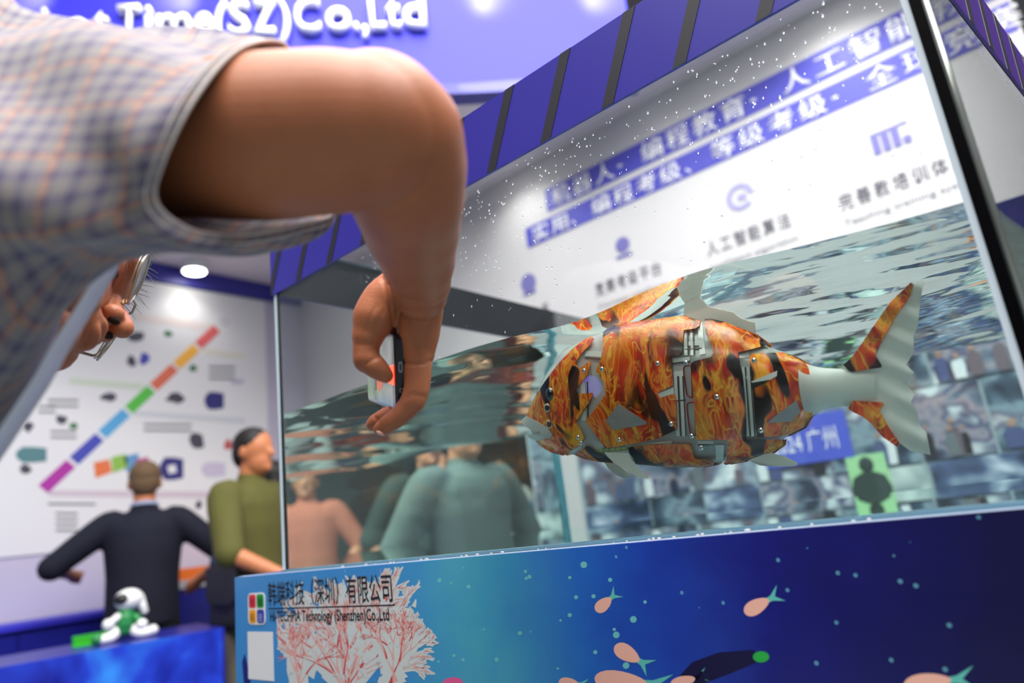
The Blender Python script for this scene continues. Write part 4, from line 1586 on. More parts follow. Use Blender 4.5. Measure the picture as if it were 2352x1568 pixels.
bd.limb([hp(-0.022, 0.082, -0.0765), hp(-0.010, 0.0955, -0.0725), hp(0, 0.0975, -0.0735), hp(0.010, 0.0955, -0.0725), hp(0.022, 0.082, -0.0765)], [0.003, 0.0052, 0.0052, 0.0052, 0.003], 10, 4)
bd.limb([hp(-0.020, 0.081, -0.081), hp(-0.009, 0.093, -0.0865), hp(0, 0.0955, -0.0875), hp(0.009, 0.093, -0.0865), hp(0.020, 0.081, -0.081)], [0.003, 0.0062, 0.0066, 0.0062, 0.003], 10, 4)
# neck and hidden trunk under the shirt
tr0, tr1 = P(-330, 420, .55), P(-420, 900, .60)
bd.limb([hp(0, -0.03, -0.07), hp(0, -0.05, -0.12), P(-40, 520, .60)], [0.052, 0.054, 0.062], 18, 4)
bd.limb([P(-40, 330, .56), P(-200, 420, .56), P(-330, 600, .58), P(-420, 850, .62)], [0.085, 0.10, 0.105, 0.11], 20, 4)
# the other arm hangs down beside the trunk, outside the frame
limbpx(bd, ((-140, 860, .60, 130), (-300, 1080, .60, 120), (-430, 1270, .60, 105), (-560, 1420, .60, 90), (-690, 1540, .60, 66)), 24)
limbpx(bd, ((-690, 1540, .60, 70), (-770, 1620, .60, 80)), 24)
for k in range(4):
    limbpx(bd, ((-755 - 34 * k + 50, 1650 - 30 * k + 40, .60, 22), (-800 - 34 * k + 40, 1730 - 24 * k + 30, .60, 20), (-820 - 34 * k + 40, 1790 - 24 * k + 20, .60, 17)), 14)
limbpx(bd, ((-690, 1570, .585, 26), (-640, 1660, .58, 22)), 14)
body_me = remeshed(bd, 0.0019, 3, 'body')
# creases of wrist, palm and finger joints pressed into the skin
CREASE = [([(893, 652), (905, 690), (930, 712), (965, 716), (1000, 704), (1022, 690)], 7, 0.0016), ([(880, 640), (893, 690), (902, 735), (906, 762)], 8, 0.0016),
          ([(918, 716), (950, 738), (985, 745)], 6, 0.0007), ([(926, 832), (950, 836), (975, 834), (990, 828)], 6, 0.0013), ([(934, 914), (950, 906), (976, 912)], 6, 0.0008),
          ([(838, 836), (856, 826), (872, 816)], 6, 0.0012), ([(820, 792), (845, 790), (868, 784)], 5, 0.0006), ([(866, 700), (850, 730), (842, 760)], 6, 0.0006), ([(880, 715), (866, 745), (862, 765)], 5, 0.0006),
          ([(862, 958), (872, 972), (872, 990)], 5, 0.0018), ([(925, 760), (945, 775), (960, 800)], 6, 0.0006)]
nv_ = len(body_me.vertices)
co = np.empty(nv_ * 3)
body_me.vertices.foreach_get('co', co)
co = co.reshape(-1, 3)
no = np.empty(nv_ * 3)
body_me.vertices.foreach_get('normal', no)
no = no.reshape(-1, 3)
cc = (co - np.array(CAM)) @ np.array(RCAM).T
px_, py_ = CX + FPX * cc[:, 0] / -cc[:, 2], CY - FPX * cc[:, 1] / -cc[:, 2]
facing = ((no * (co - np.array(CAM))).sum(1) < 0) & (cc[:, 2] > -0.80) & (cc[:, 2] < -0.55)
push = np.zeros(nv_)
for pts, wd_, dp in CREASE:
    q = np.array(spline(pts, False, 8))
    for a, b in zip(q[:-1], q[1:]):
        ab = b - a
        t_ = np.clip(((px_ - a[0]) * ab[0] + (py_ - a[1]) * ab[1]) / (ab @ ab), 0, 1)
        d2 = np.hypot(px_ - a[0] - ab[0] * t_, py_ - a[1] - ab[1] * t_)
        push = np.maximum(push, np.where(facing, dp * np.exp(-(d2 / (wd_ * 0.6)) ** 2), 0))
co -= no * push[:, None]
body_me.vertices.foreach_set('co', co.ravel())
body_me.update()
body = link('body', body_me, M['skin'], man)
# nostrils, eyes, nails
for s in (-1, 1):
    mb = MB()
    mb.ball(hp(s * 0.0085, 0.1010, -0.0545), 1, 14, 10, axes=(hr * 0.0040, hf_ * 0.0058, hu * 0.0026))
    mb.build('nostril', mat('nostril_shade', (26, 8, 4), 0.8), man, smooth=True)  # dark ball in place of a hole, holds the nostril's shade
    mb = MB()
    mb.ball(hp(s * 0.032, 0.0700, 0.000), 0.0125, 20, 14)
    eb = mb.build('eyeball', mat('eye_white_shaded', (120, 96, 84), 0.2), man, smooth=True)  # eye white darkened, its shadow put into the colour
    mb = MB()
    mb.ball(hp(s * 0.032, 0.0785, -0.002), 1, 16, 10, axes=(hr * 0.0072, hf_ * 0.0050, hu * 0.0068))
    mb.build('iris', mat('eye_dark', (26, 14, 10), 0.1), eb, smooth=True)
    for up_, nm in ((1, 'upper_eyelid'), (-1, 'lower_eyelid')):
        mb = MB()
        pts = [hp(s * 0.032 + a * 0.0165, 0.0825 - 16 * (a * 0.0165) ** 2 - 0.001, 0.001 + up_ * 0.0052 * (1 - a * a)) for a in (-1, -.66, -.33, 0, .33, .66, 1)]
        mb.tube(pts, 0.0034, 8)
        mb.build(nm, M['skin'], man, smooth=True)
    mb = MB()
    for k in range(26):
        a = k / 25
        c = hp(s * (0.014 + 0.038 * a), 0.0915 - 0.012 * a * a, 0.018 + 0.005 * math.sin(a * 2.6))
        mb.tube([c, c + hr * (s * 0.006) + hu * 0.003 + hf_ * 0.001], [0.0008, 0.0001], 5)
    mb.build('eyebrow', mat('brow_hair', (16, 12, 12), 0.5), man, smooth=True)
nl = MB()
nl.ball(P(874, 994, .646), 1, 12, 8, axes=(RT @ Vector((0.0042, -0.0022, 0)), RT @ Vector((0.0016, 0.003, 0)) * 0.6, RT @ Vector((0, 0, 0.0042))))
nl.build('fingernail', M['nail'], man, smooth=True)

# hair: cap and short strands
M['hair'] = mat('black_hair', (14, 13, 15), 0.4, sheen=0.2)
hc = MB()
hball(hc, (0, -0.022, 0.040), (0.081, 0.100, 0.090), 24)
hball(hc, (0, -0.055, 0.000), (0.070, 0.062, 0.075), 20)
for s in (-1, 1):
    hball(hc, (s * 0.064, 0.040, 0.040), (0.016, 0.030, 0.026), 14)
hair = hc.build('hair', M['hair'], man, smooth=True)
rh = random.Random(9)
hs_ = MB()
for k in range(420):
    a = rh.uniform(-1.35, 1.35)
    u = rh.uniform(0.045, 0.115)
    q = math.sqrt(max(0.02, 1 - ((u - 0.040) / 0.090) ** 2))
    b = hp(0.081 * q * math.sin(a), -0.022 + 0.100 * q * math.cos(a), u)
    dirv = (hr * math.sin(a) + hf_ * math.cos(a) * 0.9 + hu * rh.uniform(-0.3, 0.5) + Vector((rh.uniform(-.5, .5), rh.uniform(-.5, .5), rh.uniform(-.5, .5)))).normalized()
    ln = rh.uniform(0.010, 0.022)
    hs_.tube([b, b + dirv * ln * 0.6, b + dirv * ln + hu * -0.002], [0.00035, 0.00028, 0.0001], 4, caps=False)
for k in range(36):
    r = rh.uniform(-0.05, 0.074)
    b = hp(r, 0.092 - 5.0 * r * r, rh.uniform(0.055, 0.08))
    dirv = (hf_ * 1.0 + hr * rh.uniform(-0.6, 0.6) + hu * rh.uniform(-0.9, 0.1)).normalized()
    ln = rh.uniform(0.012, 0.026)
    hs_.tube([b, b + dirv * ln * 0.6, b + dirv * ln - hu * 0.003], [0.00038, 0.00028, 0.0001], 4, caps=False)
o = hs_.build('hair_strands', M['hair'], man)
o['kind'] = 'stuff'

# glasses
M['frame'] = mat('clear_champagne_frame', (176, 166, 146), 0.15, metal=0.35, coat=0.6)
M['lens'] = bpy.data.materials.new('spectacle_lens')
M['lens'].use_nodes = True
t = NT(M['lens'])
t.b.inputs['Base Color'].default_value = (0.8, 0.8, 0.8, 1)
gls = t.n('ShaderNodeBsdfGlossy', Roughness=0.03)
trn = t.n('ShaderNodeBsdfTransparent', Color=(0.90, 0.88, 0.86, 1))
fr = t.n('ShaderNodeFresnel', IOR=1.55)
mx = t.n('ShaderNodeMixShader')
t.l(fr.outputs[0], mx.inputs[0])
t.l(trn.outputs[0], mx.inputs[1])
t.l(gls.outputs[0], mx.inputs[2])
t.l(mx.outputs[0], t.t.nodes['Material Output'].inputs[0])
gz = MB()
gz.tube([hp(-0.011, 0.1005, 0.003), hp(-0.005, 0.1055, 0.006), hp(0.005, 0.1055, 0.006), hp(0.011, 0.1005, 0.003)], 0.0013, 8)
glasses = gz.build('glasses', M['frame'], man, smooth=True)
for s in (-1, 1):
    rim = []
    for k in range(28):
        a = 2 * math.pi * k / 28
        sx_, sy_ = math.cos(a), math.sin(a)
        k_ = (abs(sx_) ** 3 + abs(sy_) ** 3) ** (-1 / 3)
        r = 0.0265 * sx_ * k_
        u = 0.0195 * sy_ * k_
        rim.append((s * 0.036 + r, 0.1010 - 1.6 * (abs(s * 0.036 + r) - 0.010) ** 2, -0.002 + u))
    w3 = [hp(*q) for q in rim]
    MB().tube(w3 + [w3[0], w3[1]], 0.0015, 8, caps=False).build('rim', M['frame'], glasses, smooth=True)
    MB().tube([p + hf_ * -0.003 for p in w3] + [w3[0] + hf_ * -0.003], 0.0008, 6, caps=False).build('rim_edge', M['frame'], glasses, smooth=True)
    mb = MB()
    cpt = hp(s * 0.036, 0.1012, -0.002)
    mb.v = [cpt] + w3
    for k in range(28):
        mb.face((0, 1 + k, 1 + (k + 1) % 28))
    mb.build('lens', M['lens'], glasses, smooth=True)
    MB().tube([hp(s * 0.0625, 0.0955, 0.006), hp(s * 0.070, 0.089, 0.008), hp(s * 0.074, 0.06, 0.008), hp(s * 0.079, 0.0, 0.006), hp(s * 0.078, -0.03, -0.010)], 0.0016, 8).build('temple_arm', M['frame'], glasses, smooth=True)
    MB().ball(hp(s * 0.0095, 0.0965, -0.008), 1, 10, 8, axes=(hr * 0.0018, hf_ * 0.003, hu * 0.006)).build('nose_pad', mat('amber_pad', (190, 150, 90), 0.2), glasses, smooth=True)

# ---- checked shirt: sleeve and trunk in one lofted cloth
ms = mat('checked_cotton', (200, 200, 210), 0.85, sheen=0.3)
t = NT(ms)
uv = t.t.nodes.new('ShaderNodeUVMap')
sep = t.n('ShaderNodeSeparateXYZ')
wv = t.noise(uv.outputs[0], 3.0, 2)
va = t.n('ShaderNodeVectorMath', _operation='MULTIPLY_ADD')
t.l(wv, va.inputs[0])
va.inputs[1].default_value = (0.04, 0.04, 0)
t.l(uv.outputs[0], va.inputs[2])
t.l(va.outputs[0], sep.inputs[0])


def stripes(src, per, width, off=0.0):
    f = t.math('FRACT', t.math('ADD', t.math('DIVIDE', src, per), off))
    return t.math('LESS_THAN', t.math('ABSOLUTE', t.math('SUBTRACT', f, 0.5)), width * 0.5)


cb = lin((138, 131, 131))
u_, v_ = sep.outputs[0], sep.outputs[1]
PER = 0.0112
c1 = t.mix(t.math('MULTIPLY', stripes(u_, PER, 0.42), 0.55), cb, lin((98, 92, 122)))
c1 = t.mix(t.math('MULTIPLY', stripes(v_, PER, 0.42), 0.55), c1, lin((98, 92, 122)))
c1 = t.mix(t.math('MULTIPLY', stripes(u_, PER * 3, 0.10, 0.3), 0.6), c1, lin((190, 140, 110)))
c1 = t.mix(t.math('MULTIPLY', stripes(v_, PER * 3, 0.10, 0.3), 0.6), c1, lin((190, 140, 110)))
both = t.math('MULTIPLY', stripes(u_, PER, 0.42), stripes(v_, PER, 0.42))
c1 = t.mix(t.math('MULTIPLY', both, 0.5), c1, lin((62, 54, 96)))
t.l(c1, t.b.inputs['Base Color'])
t.bump(t.noise(t.coords(), 500, 2), 0.15, 0.001)

RINGS = [
    [(636, 98, .470), (540, 124, .422), (448, 232, .394), (378, 370, .384), (362, 462, .392), (440, 524, .412), (560, 536, .440), (690, 512, .480), (772, 480, .520), (760, 380, .560), (720, 250, .565), (684, 150, .535)],
    [(602, 93, .474), (496, 124, .420), (398, 232, .386), (333, 380, .374), (322, 480, .384), (400, 548, .400), (530, 566, .432), (668, 542, .474), (758, 505, .520), (742, 382, .566), (694, 240, .570), (650, 138, .540)],
    [(540, 88, .480), (428, 126, .420), (322, 246, .388), (262, 388, .372), (250, 500, .376), (320, 552, .395), (450, 566, .430), (600, 556, .474), (712, 516, .524), (690, 382, .574), (630, 230, .576), (580, 128, .542)],
    [(420, 82, .500), (300, 132, .425), (200, 246, .384), (140, 392, .366), (130, 530, .370), (180, 580, .390), (252, 566, .430), (410, 566, .478), (550, 530, .530), (560, 382, .582), (500, 220, .582), (455, 116, .545)],
    [(240, 66, .500), (130, 122, .425), (40, 246, .384), (-20, 400, .364), (-20, 570, .366), (36, 690, .386), (142, 704, .424), (246, 580, .478), (300, 490, .540), (320, 372, .596), (290, 210, .596), (265, 106, .548)],
    [(90, 38, .500), (-40, 104, .425), (-130, 250, .384), (-190, 430, .362), (-186, 650, .364), (-120, 840, .384), (26, 926, .424), (150, 736, .478), (160, 560, .560), (170, 390, .620), (130, 200, .620), (100, 80, .560)],
    [(-40, -30, .505), (-210, 60, .430), (-330, 250, .386), (-400, 480, .366), (-390, 760, .368), (-290, 1010, .390), (-100, 1100, .430), (10, 950, .490), (30, 660, .590), (10, 400, .660), (-20, 150, .660), (-30, 20, .580)],
    [(-200, -60, .52), (-400, 80, .45), (-520, 280, .41), (-600, 520, .40), (-590, 840, .40), (-470, 1120, .42), (-260, 1230, .46), (-120, 1080, .52), (-130, 720, .63), (-150, 400, .70), (-180, 120, .70), (-195, -10, .60)],
    [(-330, -20, .54), (-480, 110, .48), (-600, 300, .44), (-670, 540, .43), (-660, 850, .43), (-560, 1110, .45), (-360, 1210, .49), (-220, 1070, .55), (-230, 730, .65), (-250, 430, .71), (-280, 170, .71), (-300, 50, .62)],
    [(-620, 60, .56), (-760, 160, .50), (-880, 340, .47), (-940, 560, .46), (-930, 860, .46), (-840, 1100, .48), (-660, 1190, .52), (-530, 1060, .57), (-530, 740, .66), (-550, 460, .72), (-580, 220, .71), (-605, 110, .63)],
]
NSEG = 8
ringpts = [[P(*q) for q in spline(r, True, NSEG)] for r in RINGS]
# smooth along the length
NS = len(ringpts[0])
cols = []
for k in range(NS):
    cols.append([Vector(v) for v in spline([tuple(r[k]) for r in ringpts], False, 8)])
nrow = len(cols[0])
mb = MB()
cent = [sum((cols[k][i] for k in range(NS)), Vector()) / NS for i in range(nrow)]
arc = [0.0]
for i in range(1, nrow):
    arc.append(arc[-1] + (cols[NS // 3][i] - cols[NS // 3][i - 1]).length)
lens = [0.0]
ir = 8
for k in range(1, NS + 1):
    lens.append(lens[-1] + (cols[k % NS][16] - cols[k - 1][16]).length)
uvs = []
for i in range(nrow):
    for k in range(NS):
        p = cols[k][i]
        out = (p - cent[i]).normalized()
        # folds drawn from the armpit across the trunk
        amp = 0.0075 * min(1.0, max(0.0, (i - 3) / 14))
        f = math.sin(k * 0.30 + i * 0.20 + 2.0 * noise.noise(p * 6)) * amp + noise.noise(p * 16) * amp * 1.2
        mb.v.append(p + out * f)
        uvs.append((lens[k], arc[i]))
for i in range(nrow - 1):
    for k in range(NS):
        k2 = (k + 1) % NS
        mb.face((i * NS + k, i * NS + k2, (i + 1) * NS + k2, (i + 1) * NS + k))
shirt = mb.build('shirt', ms, man, smooth=True)
uvl = shirt.data.uv_layers.new(name='weave')
for lp in shirt.data.loops:
    u, v = uvs[lp.vertex_index]
    uvl.data[lp.index].uv = (u, v)
for pol in shirt.data.polygons:
    us = [uvl.data[li].uv.x for li in pol.loop_indices]
    if max(us) - min(us) > 0.2:
        for li in pol.loop_indices:
            if uvl.data[li].uv.x < 0.1:
                uvl.data[li].uv.x += lens[-1]
sol = shirt.modifiers.new('cloth', 'SOLIDIFY')
sol.thickness = 0.0014
sol.offset = 0
lsl = MB()
lsl.tube([P(-90, 800, .60), P(-220, 970, .60), P(-340, 1140, .60), P(-400, 1225, .60)], [165 * .6 / FPX, 150 * .6 / FPX, 142 * .6 / FPX, 146 * .6 / FPX], 28, caps=False)
lsl.build('left_sleeve', ms, man, smooth=True)
# stitched hem of the sleeve
hm = MB()
for off in (0, 5):
    pts = [cols[k][off] + (cols[k][off] - cent[off]).normalized() * 0.0012 for k in range(NS)]
    hm.tube(pts + [pts[0]], 0.0008 if off else 0.0013, 6, caps=False)
hm.build('sleeve_hem', mat('hem_thread', (206, 196, 192), 0.8), shirt, smooth=True)['kind'] = 'stuff'
# pale front edge of the shirt hanging in front of the face
fe = [(284, 572, .470), (258, 626, .462), (206, 712, .452), (152, 800, .445), (106, 884, .440), (50, 970, .437), (-8, 1056, .437), (-80, 1150, .440)]
fe = spline(fe, False, 5)
mb = MB()
for i, q in enumerate(fe):
    a = P(q[0] + 4, q[1] + 3, q[2] + 0.004)
    b = P(q[0] - 26 - 12 * (i / len(fe)), q[1] - 12, q[2] - 0.020)
    mb.v += [a, b, b + RT @ Vector((0, 0, -0.0016)), a + RT @ Vector((0, 0, -0.0016))]
for i in range(len(fe) - 1):
    for k in range(4):
        mb.face((i * 4 + k, i * 4 + (k + 1) % 4, (i + 1) * 4 + (k + 1) % 4, (i + 1) * 4 + k))
mb.face((0, 3, 2, 1))
mb.face([(len(fe) - 1) * 4 + k for k in range(4)])
mb.build('front_placket', mat('white_cotton', (244, 244, 252), 0.8), shirt, smooth=True)
# trousers and shoes reach the floor (outside the frame)
hipc = cent[-1] + RT @ Vector((-0.10, 0, 0.0))
tm = MB()
tm.ball(hipc + Vector((0, 0, -0.10)), (0.15, 0.13, 0.16), 20, 14)
for s in (-1, 1):
    b = Vector((hipc.x - 0.05, hipc.y + s * 0.10, 0))
    tm.limb([hipc + Vector((0, s * 0.08, -0.10)), Vector((b.x + 0.03, b.y, 0.55)), b + Vector((0, 0, 0.07))], [0.105, 0.082, 0.065], 18, 5)
link('trousers', remeshed(tm, 0.012, 3, 'trousers'), mat('dark_trousers', (40, 42, 50), 0.8), man)
for s in (-1, 1):
    b = Vector((hipc.x - 0.05, hipc.y + s * 0.10, 0))
    sh = MB()
    sh.ball(b + Vector((0.06, 0, 0.040)), (0.145, 0.052, 0.040), 18, 10)
    sh.ball(b + Vector((-0.01, 0, 0.062)), (0.07, 0.048, 0.06), 16, 10)
    link('shoe', remeshed(sh, 0.008, 2, 'shoe'), mat('black_shoe', (20, 20, 22), 0.4), man)

# ---- phone
A, B_, Dd = P(905, 766, .655), P(911, 946, .655), P(842, 826, .800)
e1 = (B_ - A)
pw = e1.length
e1.normalize()
e2 = (Dd - A)
e2 = (e2 - e1 * e2.dot(e1))
plen = e2.length
e2.normalize()
en = e1.cross(e2)
if en.dot(RT @ Vector((1, 0, 0))) < 0:
    en = -en                                  # en points to the back of the phone
ph = thing('mobile_phone', 'black mobile phone held upright in the man\'s hand, its screen showing the fish', 'phone', tuple(A))


def php(u, v, w):
    return A + e1 * (u * pw) + e2 * (v * plen) + en * w


def rr2(u0, v0, u1, v1, ru, rv):
    out = []
    for cu_, cv_, a in ((u1 - ru, v1 - rv, 0), (u0 + ru, v1 - rv, 90), (u0 + ru, v0 + rv, 180), (u1 - ru, v0 + rv, 270)):
        for k in range(6):
            an = math.radians(a + k * 18)
            out.append((cu_ + ru * math.cos(an), cv_ + rv * math.sin(an)))
    return out


MB().prism([php(u, v, 0) for u, v in rr2(0, 0, 1, 1, 0.10, 0.047)], en * 0.0100).build('phone_case', mat('phone_black', (16, 17, 26), 0.25, coat=0.4), ph, bevel=0.0016)
MB().prism([php(u, v, -0.0004) for u, v in rr2(0.035, 0.02, 0.965, 0.98, 0.09, 0.042)], en * 0.0003).build('screen_glass', mat('screen_bezel', (10, 10, 12), 0.06, coat=1.0), ph)
msn = mat('phone_screen', (10, 10, 10), 0.08)
t = NT(msn)
nf = t.noise(t.coords(), 26, 2)
t.l(t.ramp(nf, [(0.3, (120, 130, 124)), (0.5, (176, 182, 176)), (0.7, (206, 208, 202))]), t.b.inputs['Emission Color'])
t.b.inputs['Emission Strength'].default_value = 0.36
MB().prism([php(u, v, -0.0007) for u, v in rr2(0.06, 0.06, 0.94, 0.95, 0.06, 0.03)], en * 0.0003).build('screen', msn, ph)
ff = MB().prism([php(u, v, -0.0010) for u, v in ((0.50, 0.42), (0.60, 0.36), (0.72, 0.40), (0.80, 0.52), (0.74, 0.60), (0.60, 0.58), (0.52, 0.52))], en * 0.0003)
ff.build('screen_fish', mat('screen_orange', (30, 8, 2), 0.1, emit=(236, 84, 20), estr=0.6), ph)
MB().prism([php(u, v, -0.0010) for u, v in ((0.44, 0.60), (0.78, 0.62), (0.80, 0.68), (0.42, 0.66))], en * 0.0003).build('screen_streak', mat('screen_dark', (4, 4, 5), 0.1, emit=(60, 66, 66), estr=0.5), ph)  # dark streak in the picture on the screen

MB().prism([php(u, v, -0.0010) for u, v in ((0.40, 0.02), (0.66, 0.02), (0.64, 0.20), (0.44, 0.22))], en * 0.0003).build('screen_glow', mat('screen_red', (60, 6, 2), 0.1, emit=(255, 44, 8), estr=5.0), ph)  # strong red glow added under the thumb to redden its tip


def port(u0, u1, w0, w1, m, name):
    c0, c1 = (u0 + u1) / 2, (w0 + w1) / 2
    pts = []
    hw, hh = (u1 - u0) / 2, (w1 - w0) / 2
    for k in range(16):
        a = 2 * math.pi * k / 16
        sx_, sy_ = math.cos(a), math.sin(a)
        kk = (abs(sx_) ** 4 + abs(sy_) ** 4) ** -0.25
        pts.append(php(c0 + hw * sx_ * kk, 0, c1 + hh * sy_ * kk) - e2 * 0.0002)
    return MB().prism(pts, e2 * -0.0004).build(name, m, ph)


MR = mat('port_ring', (150, 152, 166), 0.3, metal=0.2)
port(0.36, 0.50, 0.0030, 0.0070, MR, 'charging_port')
o = port(0.385, 0.475, 0.0040, 0.0060, M['black_gloss'], 'port_opening')
o.location = o.location - e2 * 0.0004
port(0.70, 0.755, 0.0034, 0.0072, MR, 'headphone_jack')
o = port(0.71, 0.745, 0.0042, 0.0064, M['black_gloss'], 'jack_opening')
o.location = o.location - e2 * 0.0004

# ================================================================== OTHER PEOPLE
def figure(label, loc, rotz, skin, shirt, trousers, hairc, scale=1.0, arms=((0.30, 0.10, -0.30), (0.30, -0.10, -0.30)), lean=0.0, hair_cut=1.0, group=None, sleeves=0.55, collar=None, skirt=False):
    """standing adult, facing +x in its own frame, 1.72 m tall before scaling; arms: hand offsets from the shoulders"""
    t_ = thing('person', label, 'person', loc, group)
    R_ = Matrix.Rotation(rotz, 3, 'Z') * scale

    def w(x, y, z):
        return R_ @ Vector((x + lean * max(0, z - 0.95), y, z))
    S_ = scale
    b = MB()
    b.ball(w(0.0, 0, 1.63), 1, 20, 14, axes=(R_ @ Vector((0.098, 0, 0)), R_ @ Vector((0, 0.078, 0)), R_ @ Vector((0, 0, 0.100))))
    b.ball(w(0.028, 0, 1.565), 1, 16, 12, axes=(R_ @ Vector((0.070, 0, 0)), R_ @ Vector((0, 0.060, 0)), R_ @ Vector((0, 0, 0.075))))
    b.ball(w(0.080, 0, 1.525), 1, 12, 8, axes=(R_ @ Vector((0.022, 0, 0)), R_ @ Vector((0, 0.026, 0)), R_ @ Vector((0, 0, 0.020))))
    b.limb([w(0.090, 0, 1.625), w(0.112, 0, 1.590)], [0.011 * S_, 0.015 * S_], 10, 2)
    for s in (-1, 1):
        b.ball(w(-0.005, s * 0.080, 1.605), 1, 10, 8, axes=(R_ @ Vector((0.018, 0, 0)), R_ @ Vector((0, 0.008, 0)), R_ @ Vector((0, 0, 0.030))))
    b.limb([w(-0.015, 0, 1.56), w(-0.02, 0, 1.42)], [0.055 * S_, 0.060 * S_], 14, 3)
    b.limb([w(-0.01, 0, 1.36), w(0, 0, 1.15), w(0, 0, 0.95)], [0.10 * S_, 0.105 * S_, 0.11 * S_], 16, 4)
    arm_pts = []
    for s, hnd in zip((1, -1), arms):
        sh = Vector((-0.01, s * 0.185, 1.385))
        hd = sh + Vector((hnd[0], s * hnd[1], hnd[2]))
        mid = (sh + hd) / 2
        dv = hd - sh
        need = max(0.0, 0.29 ** 2 - (dv.length / 2) ** 2) ** 0.5
        out = Vector((-0.5, s * 0.8, -0.45))
        out = (out - dv * (out.dot(dv) / max(1e-6, dv.length_squared))).normalized()
        el = mid + out * need
        arm_pts.append((sh, el, hd))
        b.limb([w(*sh), w(*el)], [0.050 * S_, 0.041 * S_], 14, 4)
        b.limb([w(*el), w(*hd)], [0.041 * S_, 0.028 * S_], 14, 4)
        fd = (hd - el).normalized()
        b.limb([w(*hd), w(*(hd + fd * 0.075))], [0.030 * S_, 0.038 * S_], 12, 3)
        for k in range(4):
            o_ = Vector((0, 0, 0.027 - 0.018 * k)) if abs(fd.z) < 0.8 else Vector((0.027 - 0.018 * k, 0, 0))
            b.limb([w(*(hd + fd * 0.09 + o_)), w(*(hd + fd * (0.165 - 0.008 * abs(k - 1)) + o_))], [0.0095 * S_, 0.008 * S_], 8, 2)
        b.limb([w(*(hd + fd * 0.03)), w(*(hd + fd * 0.08 + Vector((0.03, -s * 0.035, 0.02))))], [0.013 * S_, 0.010 * S_], 8, 2)
    for s in (-1, 1):
        b.limb([w(0, s * 0.09, 0.92), w(0.01, s * 0.095, 0.50), w(-0.01, s * 0.095, 0.09)], [0.085 * S_, 0.058 * S_, 0.042 * S_], 14, 4)
        b.limb([w(-0.03, s * 0.095, 0.045), w(0.10, s * 0.10, 0.035)], [0.042 * S_, 0.034 * S_], 12, 3)
    link('body', remeshed(b, 0.009, 2, 'body'), skin, t_, local=True)
    c = MB()
    tors = ((1.475, 0.062, 0.066), (1.445, 0.080, 0.110), (1.41, 0.105, 0.168), (1.36, 0.122, 0.196), (1.26, 0.132, 0.192), (1.12, 0.130, 0.178), (0.99, 0.136, 0.178), (0.86, 0.140, 0.184))
    c.tube([w(0, 0, z) for z, _, _ in tors], [(a_ * S_, b_ * S_) for _, a_, b_ in tors], 28, ref=R_ @ Vector((1, 0, 0)))
    for sh, el, hd in arm_pts:
        e_ = sh + (el - sh) * (sleeves / 0.55)
        c.limb([w(*(sh + Vector((0, -sh.y * 0.25, 0.01)))), w(*sh), w(*e_)], [0.075 * S_, 0.078 * S_, 0.066 * S_], 14, 4)
    c.limb([w(-0.015, 0, 1.42), w(-0.018, 0, 1.475)], [0.078 * S_, 0.066 * S_], 14, 2)
    link('shirt', remeshed(c, 0.011, 4, 'shirt'), shirt, t_, local=True)
    if collar is not None:
        c = MB()
        pts = [w(-0.018 + 0.066 * math.cos(a), 0.066 * math.sin(a), 1.487 - 0.012 * math.cos(a)) for a in [2 * math.pi * k / 20 for k in range(21)]]
        c.tube(pts, [(0.012 * S_, 0.006 * S_)] * 21, 8, caps=False, ref=(0, 0, 1))
        c.build('collar', collar, t_, smooth=True, local=True)
    l_ = MB()
    l_.ball(w(0, 0, 0.90), 1, 18, 12, axes=(R_ @ Vector((0.128, 0, 0)), R_ @ Vector((0, 0.168, 0)), R_ @ Vector((0, 0, 0.12))))
    for s in (-1, 1):
        l_.limb([w(0, s * 0.088, 0.86), w(0.01, s * 0.095, 0.48), w(-0.01, s * 0.095, 0.085)], [0.098 * S_, 0.074 * S_, 0.060 * S_], 16, 4)
    link('trousers', remeshed(l_, 0.012, 3, 'trousers'), trousers, t_, local=True)
    for s in (-1, 1):
        sh = MB()
        sh.ball(w(0.06, s * 0.10, 0.046), 1, 14, 8, axes=(R_ @ Vector((0.140, 0, 0)), R_ @ Vector((0, 0.052, 0)), R_ @ Vector((0, 0, 0.046))))
        sh.build('shoe', mat('shoe_leather', (30, 28, 28), 0.4), t_, smooth=True, local=True)
    h_ = MB()
    h_.ball(w(-0.014, 0, 1.652), 1, 20, 14, axes=(R_ @ Vector((0.098, 0, 0)), R_ @ Vector((0, 0.083, 0)), R_ @ Vector((0, 0, 0.092 * hair_cut))))
    h_.ball(w(-0.050, 0, 1.61), 1, 16, 12, axes=(R_ @ Vector((0.058, 0, 0)), R_ @ Vector((0, 0.074, 0)), R_ @ Vector((0, 0, 0.085 * hair_cut))))
    h_.build('hair', hairc, t_, smooth=True, local=True)
    return t_


SK = [skin_mat('tan_skin', (190, 122, 84), 0), skin_mat('light_skin', (216, 152, 116), 0)]
HB = mat('near_black_hair', (18, 16, 16), 0.6)
HG = mat('shaved_brown_hair', (98, 76, 54), 0.8)


def cloth(name, c):
    return worn(name, c, 0.85, 0.14, 14)


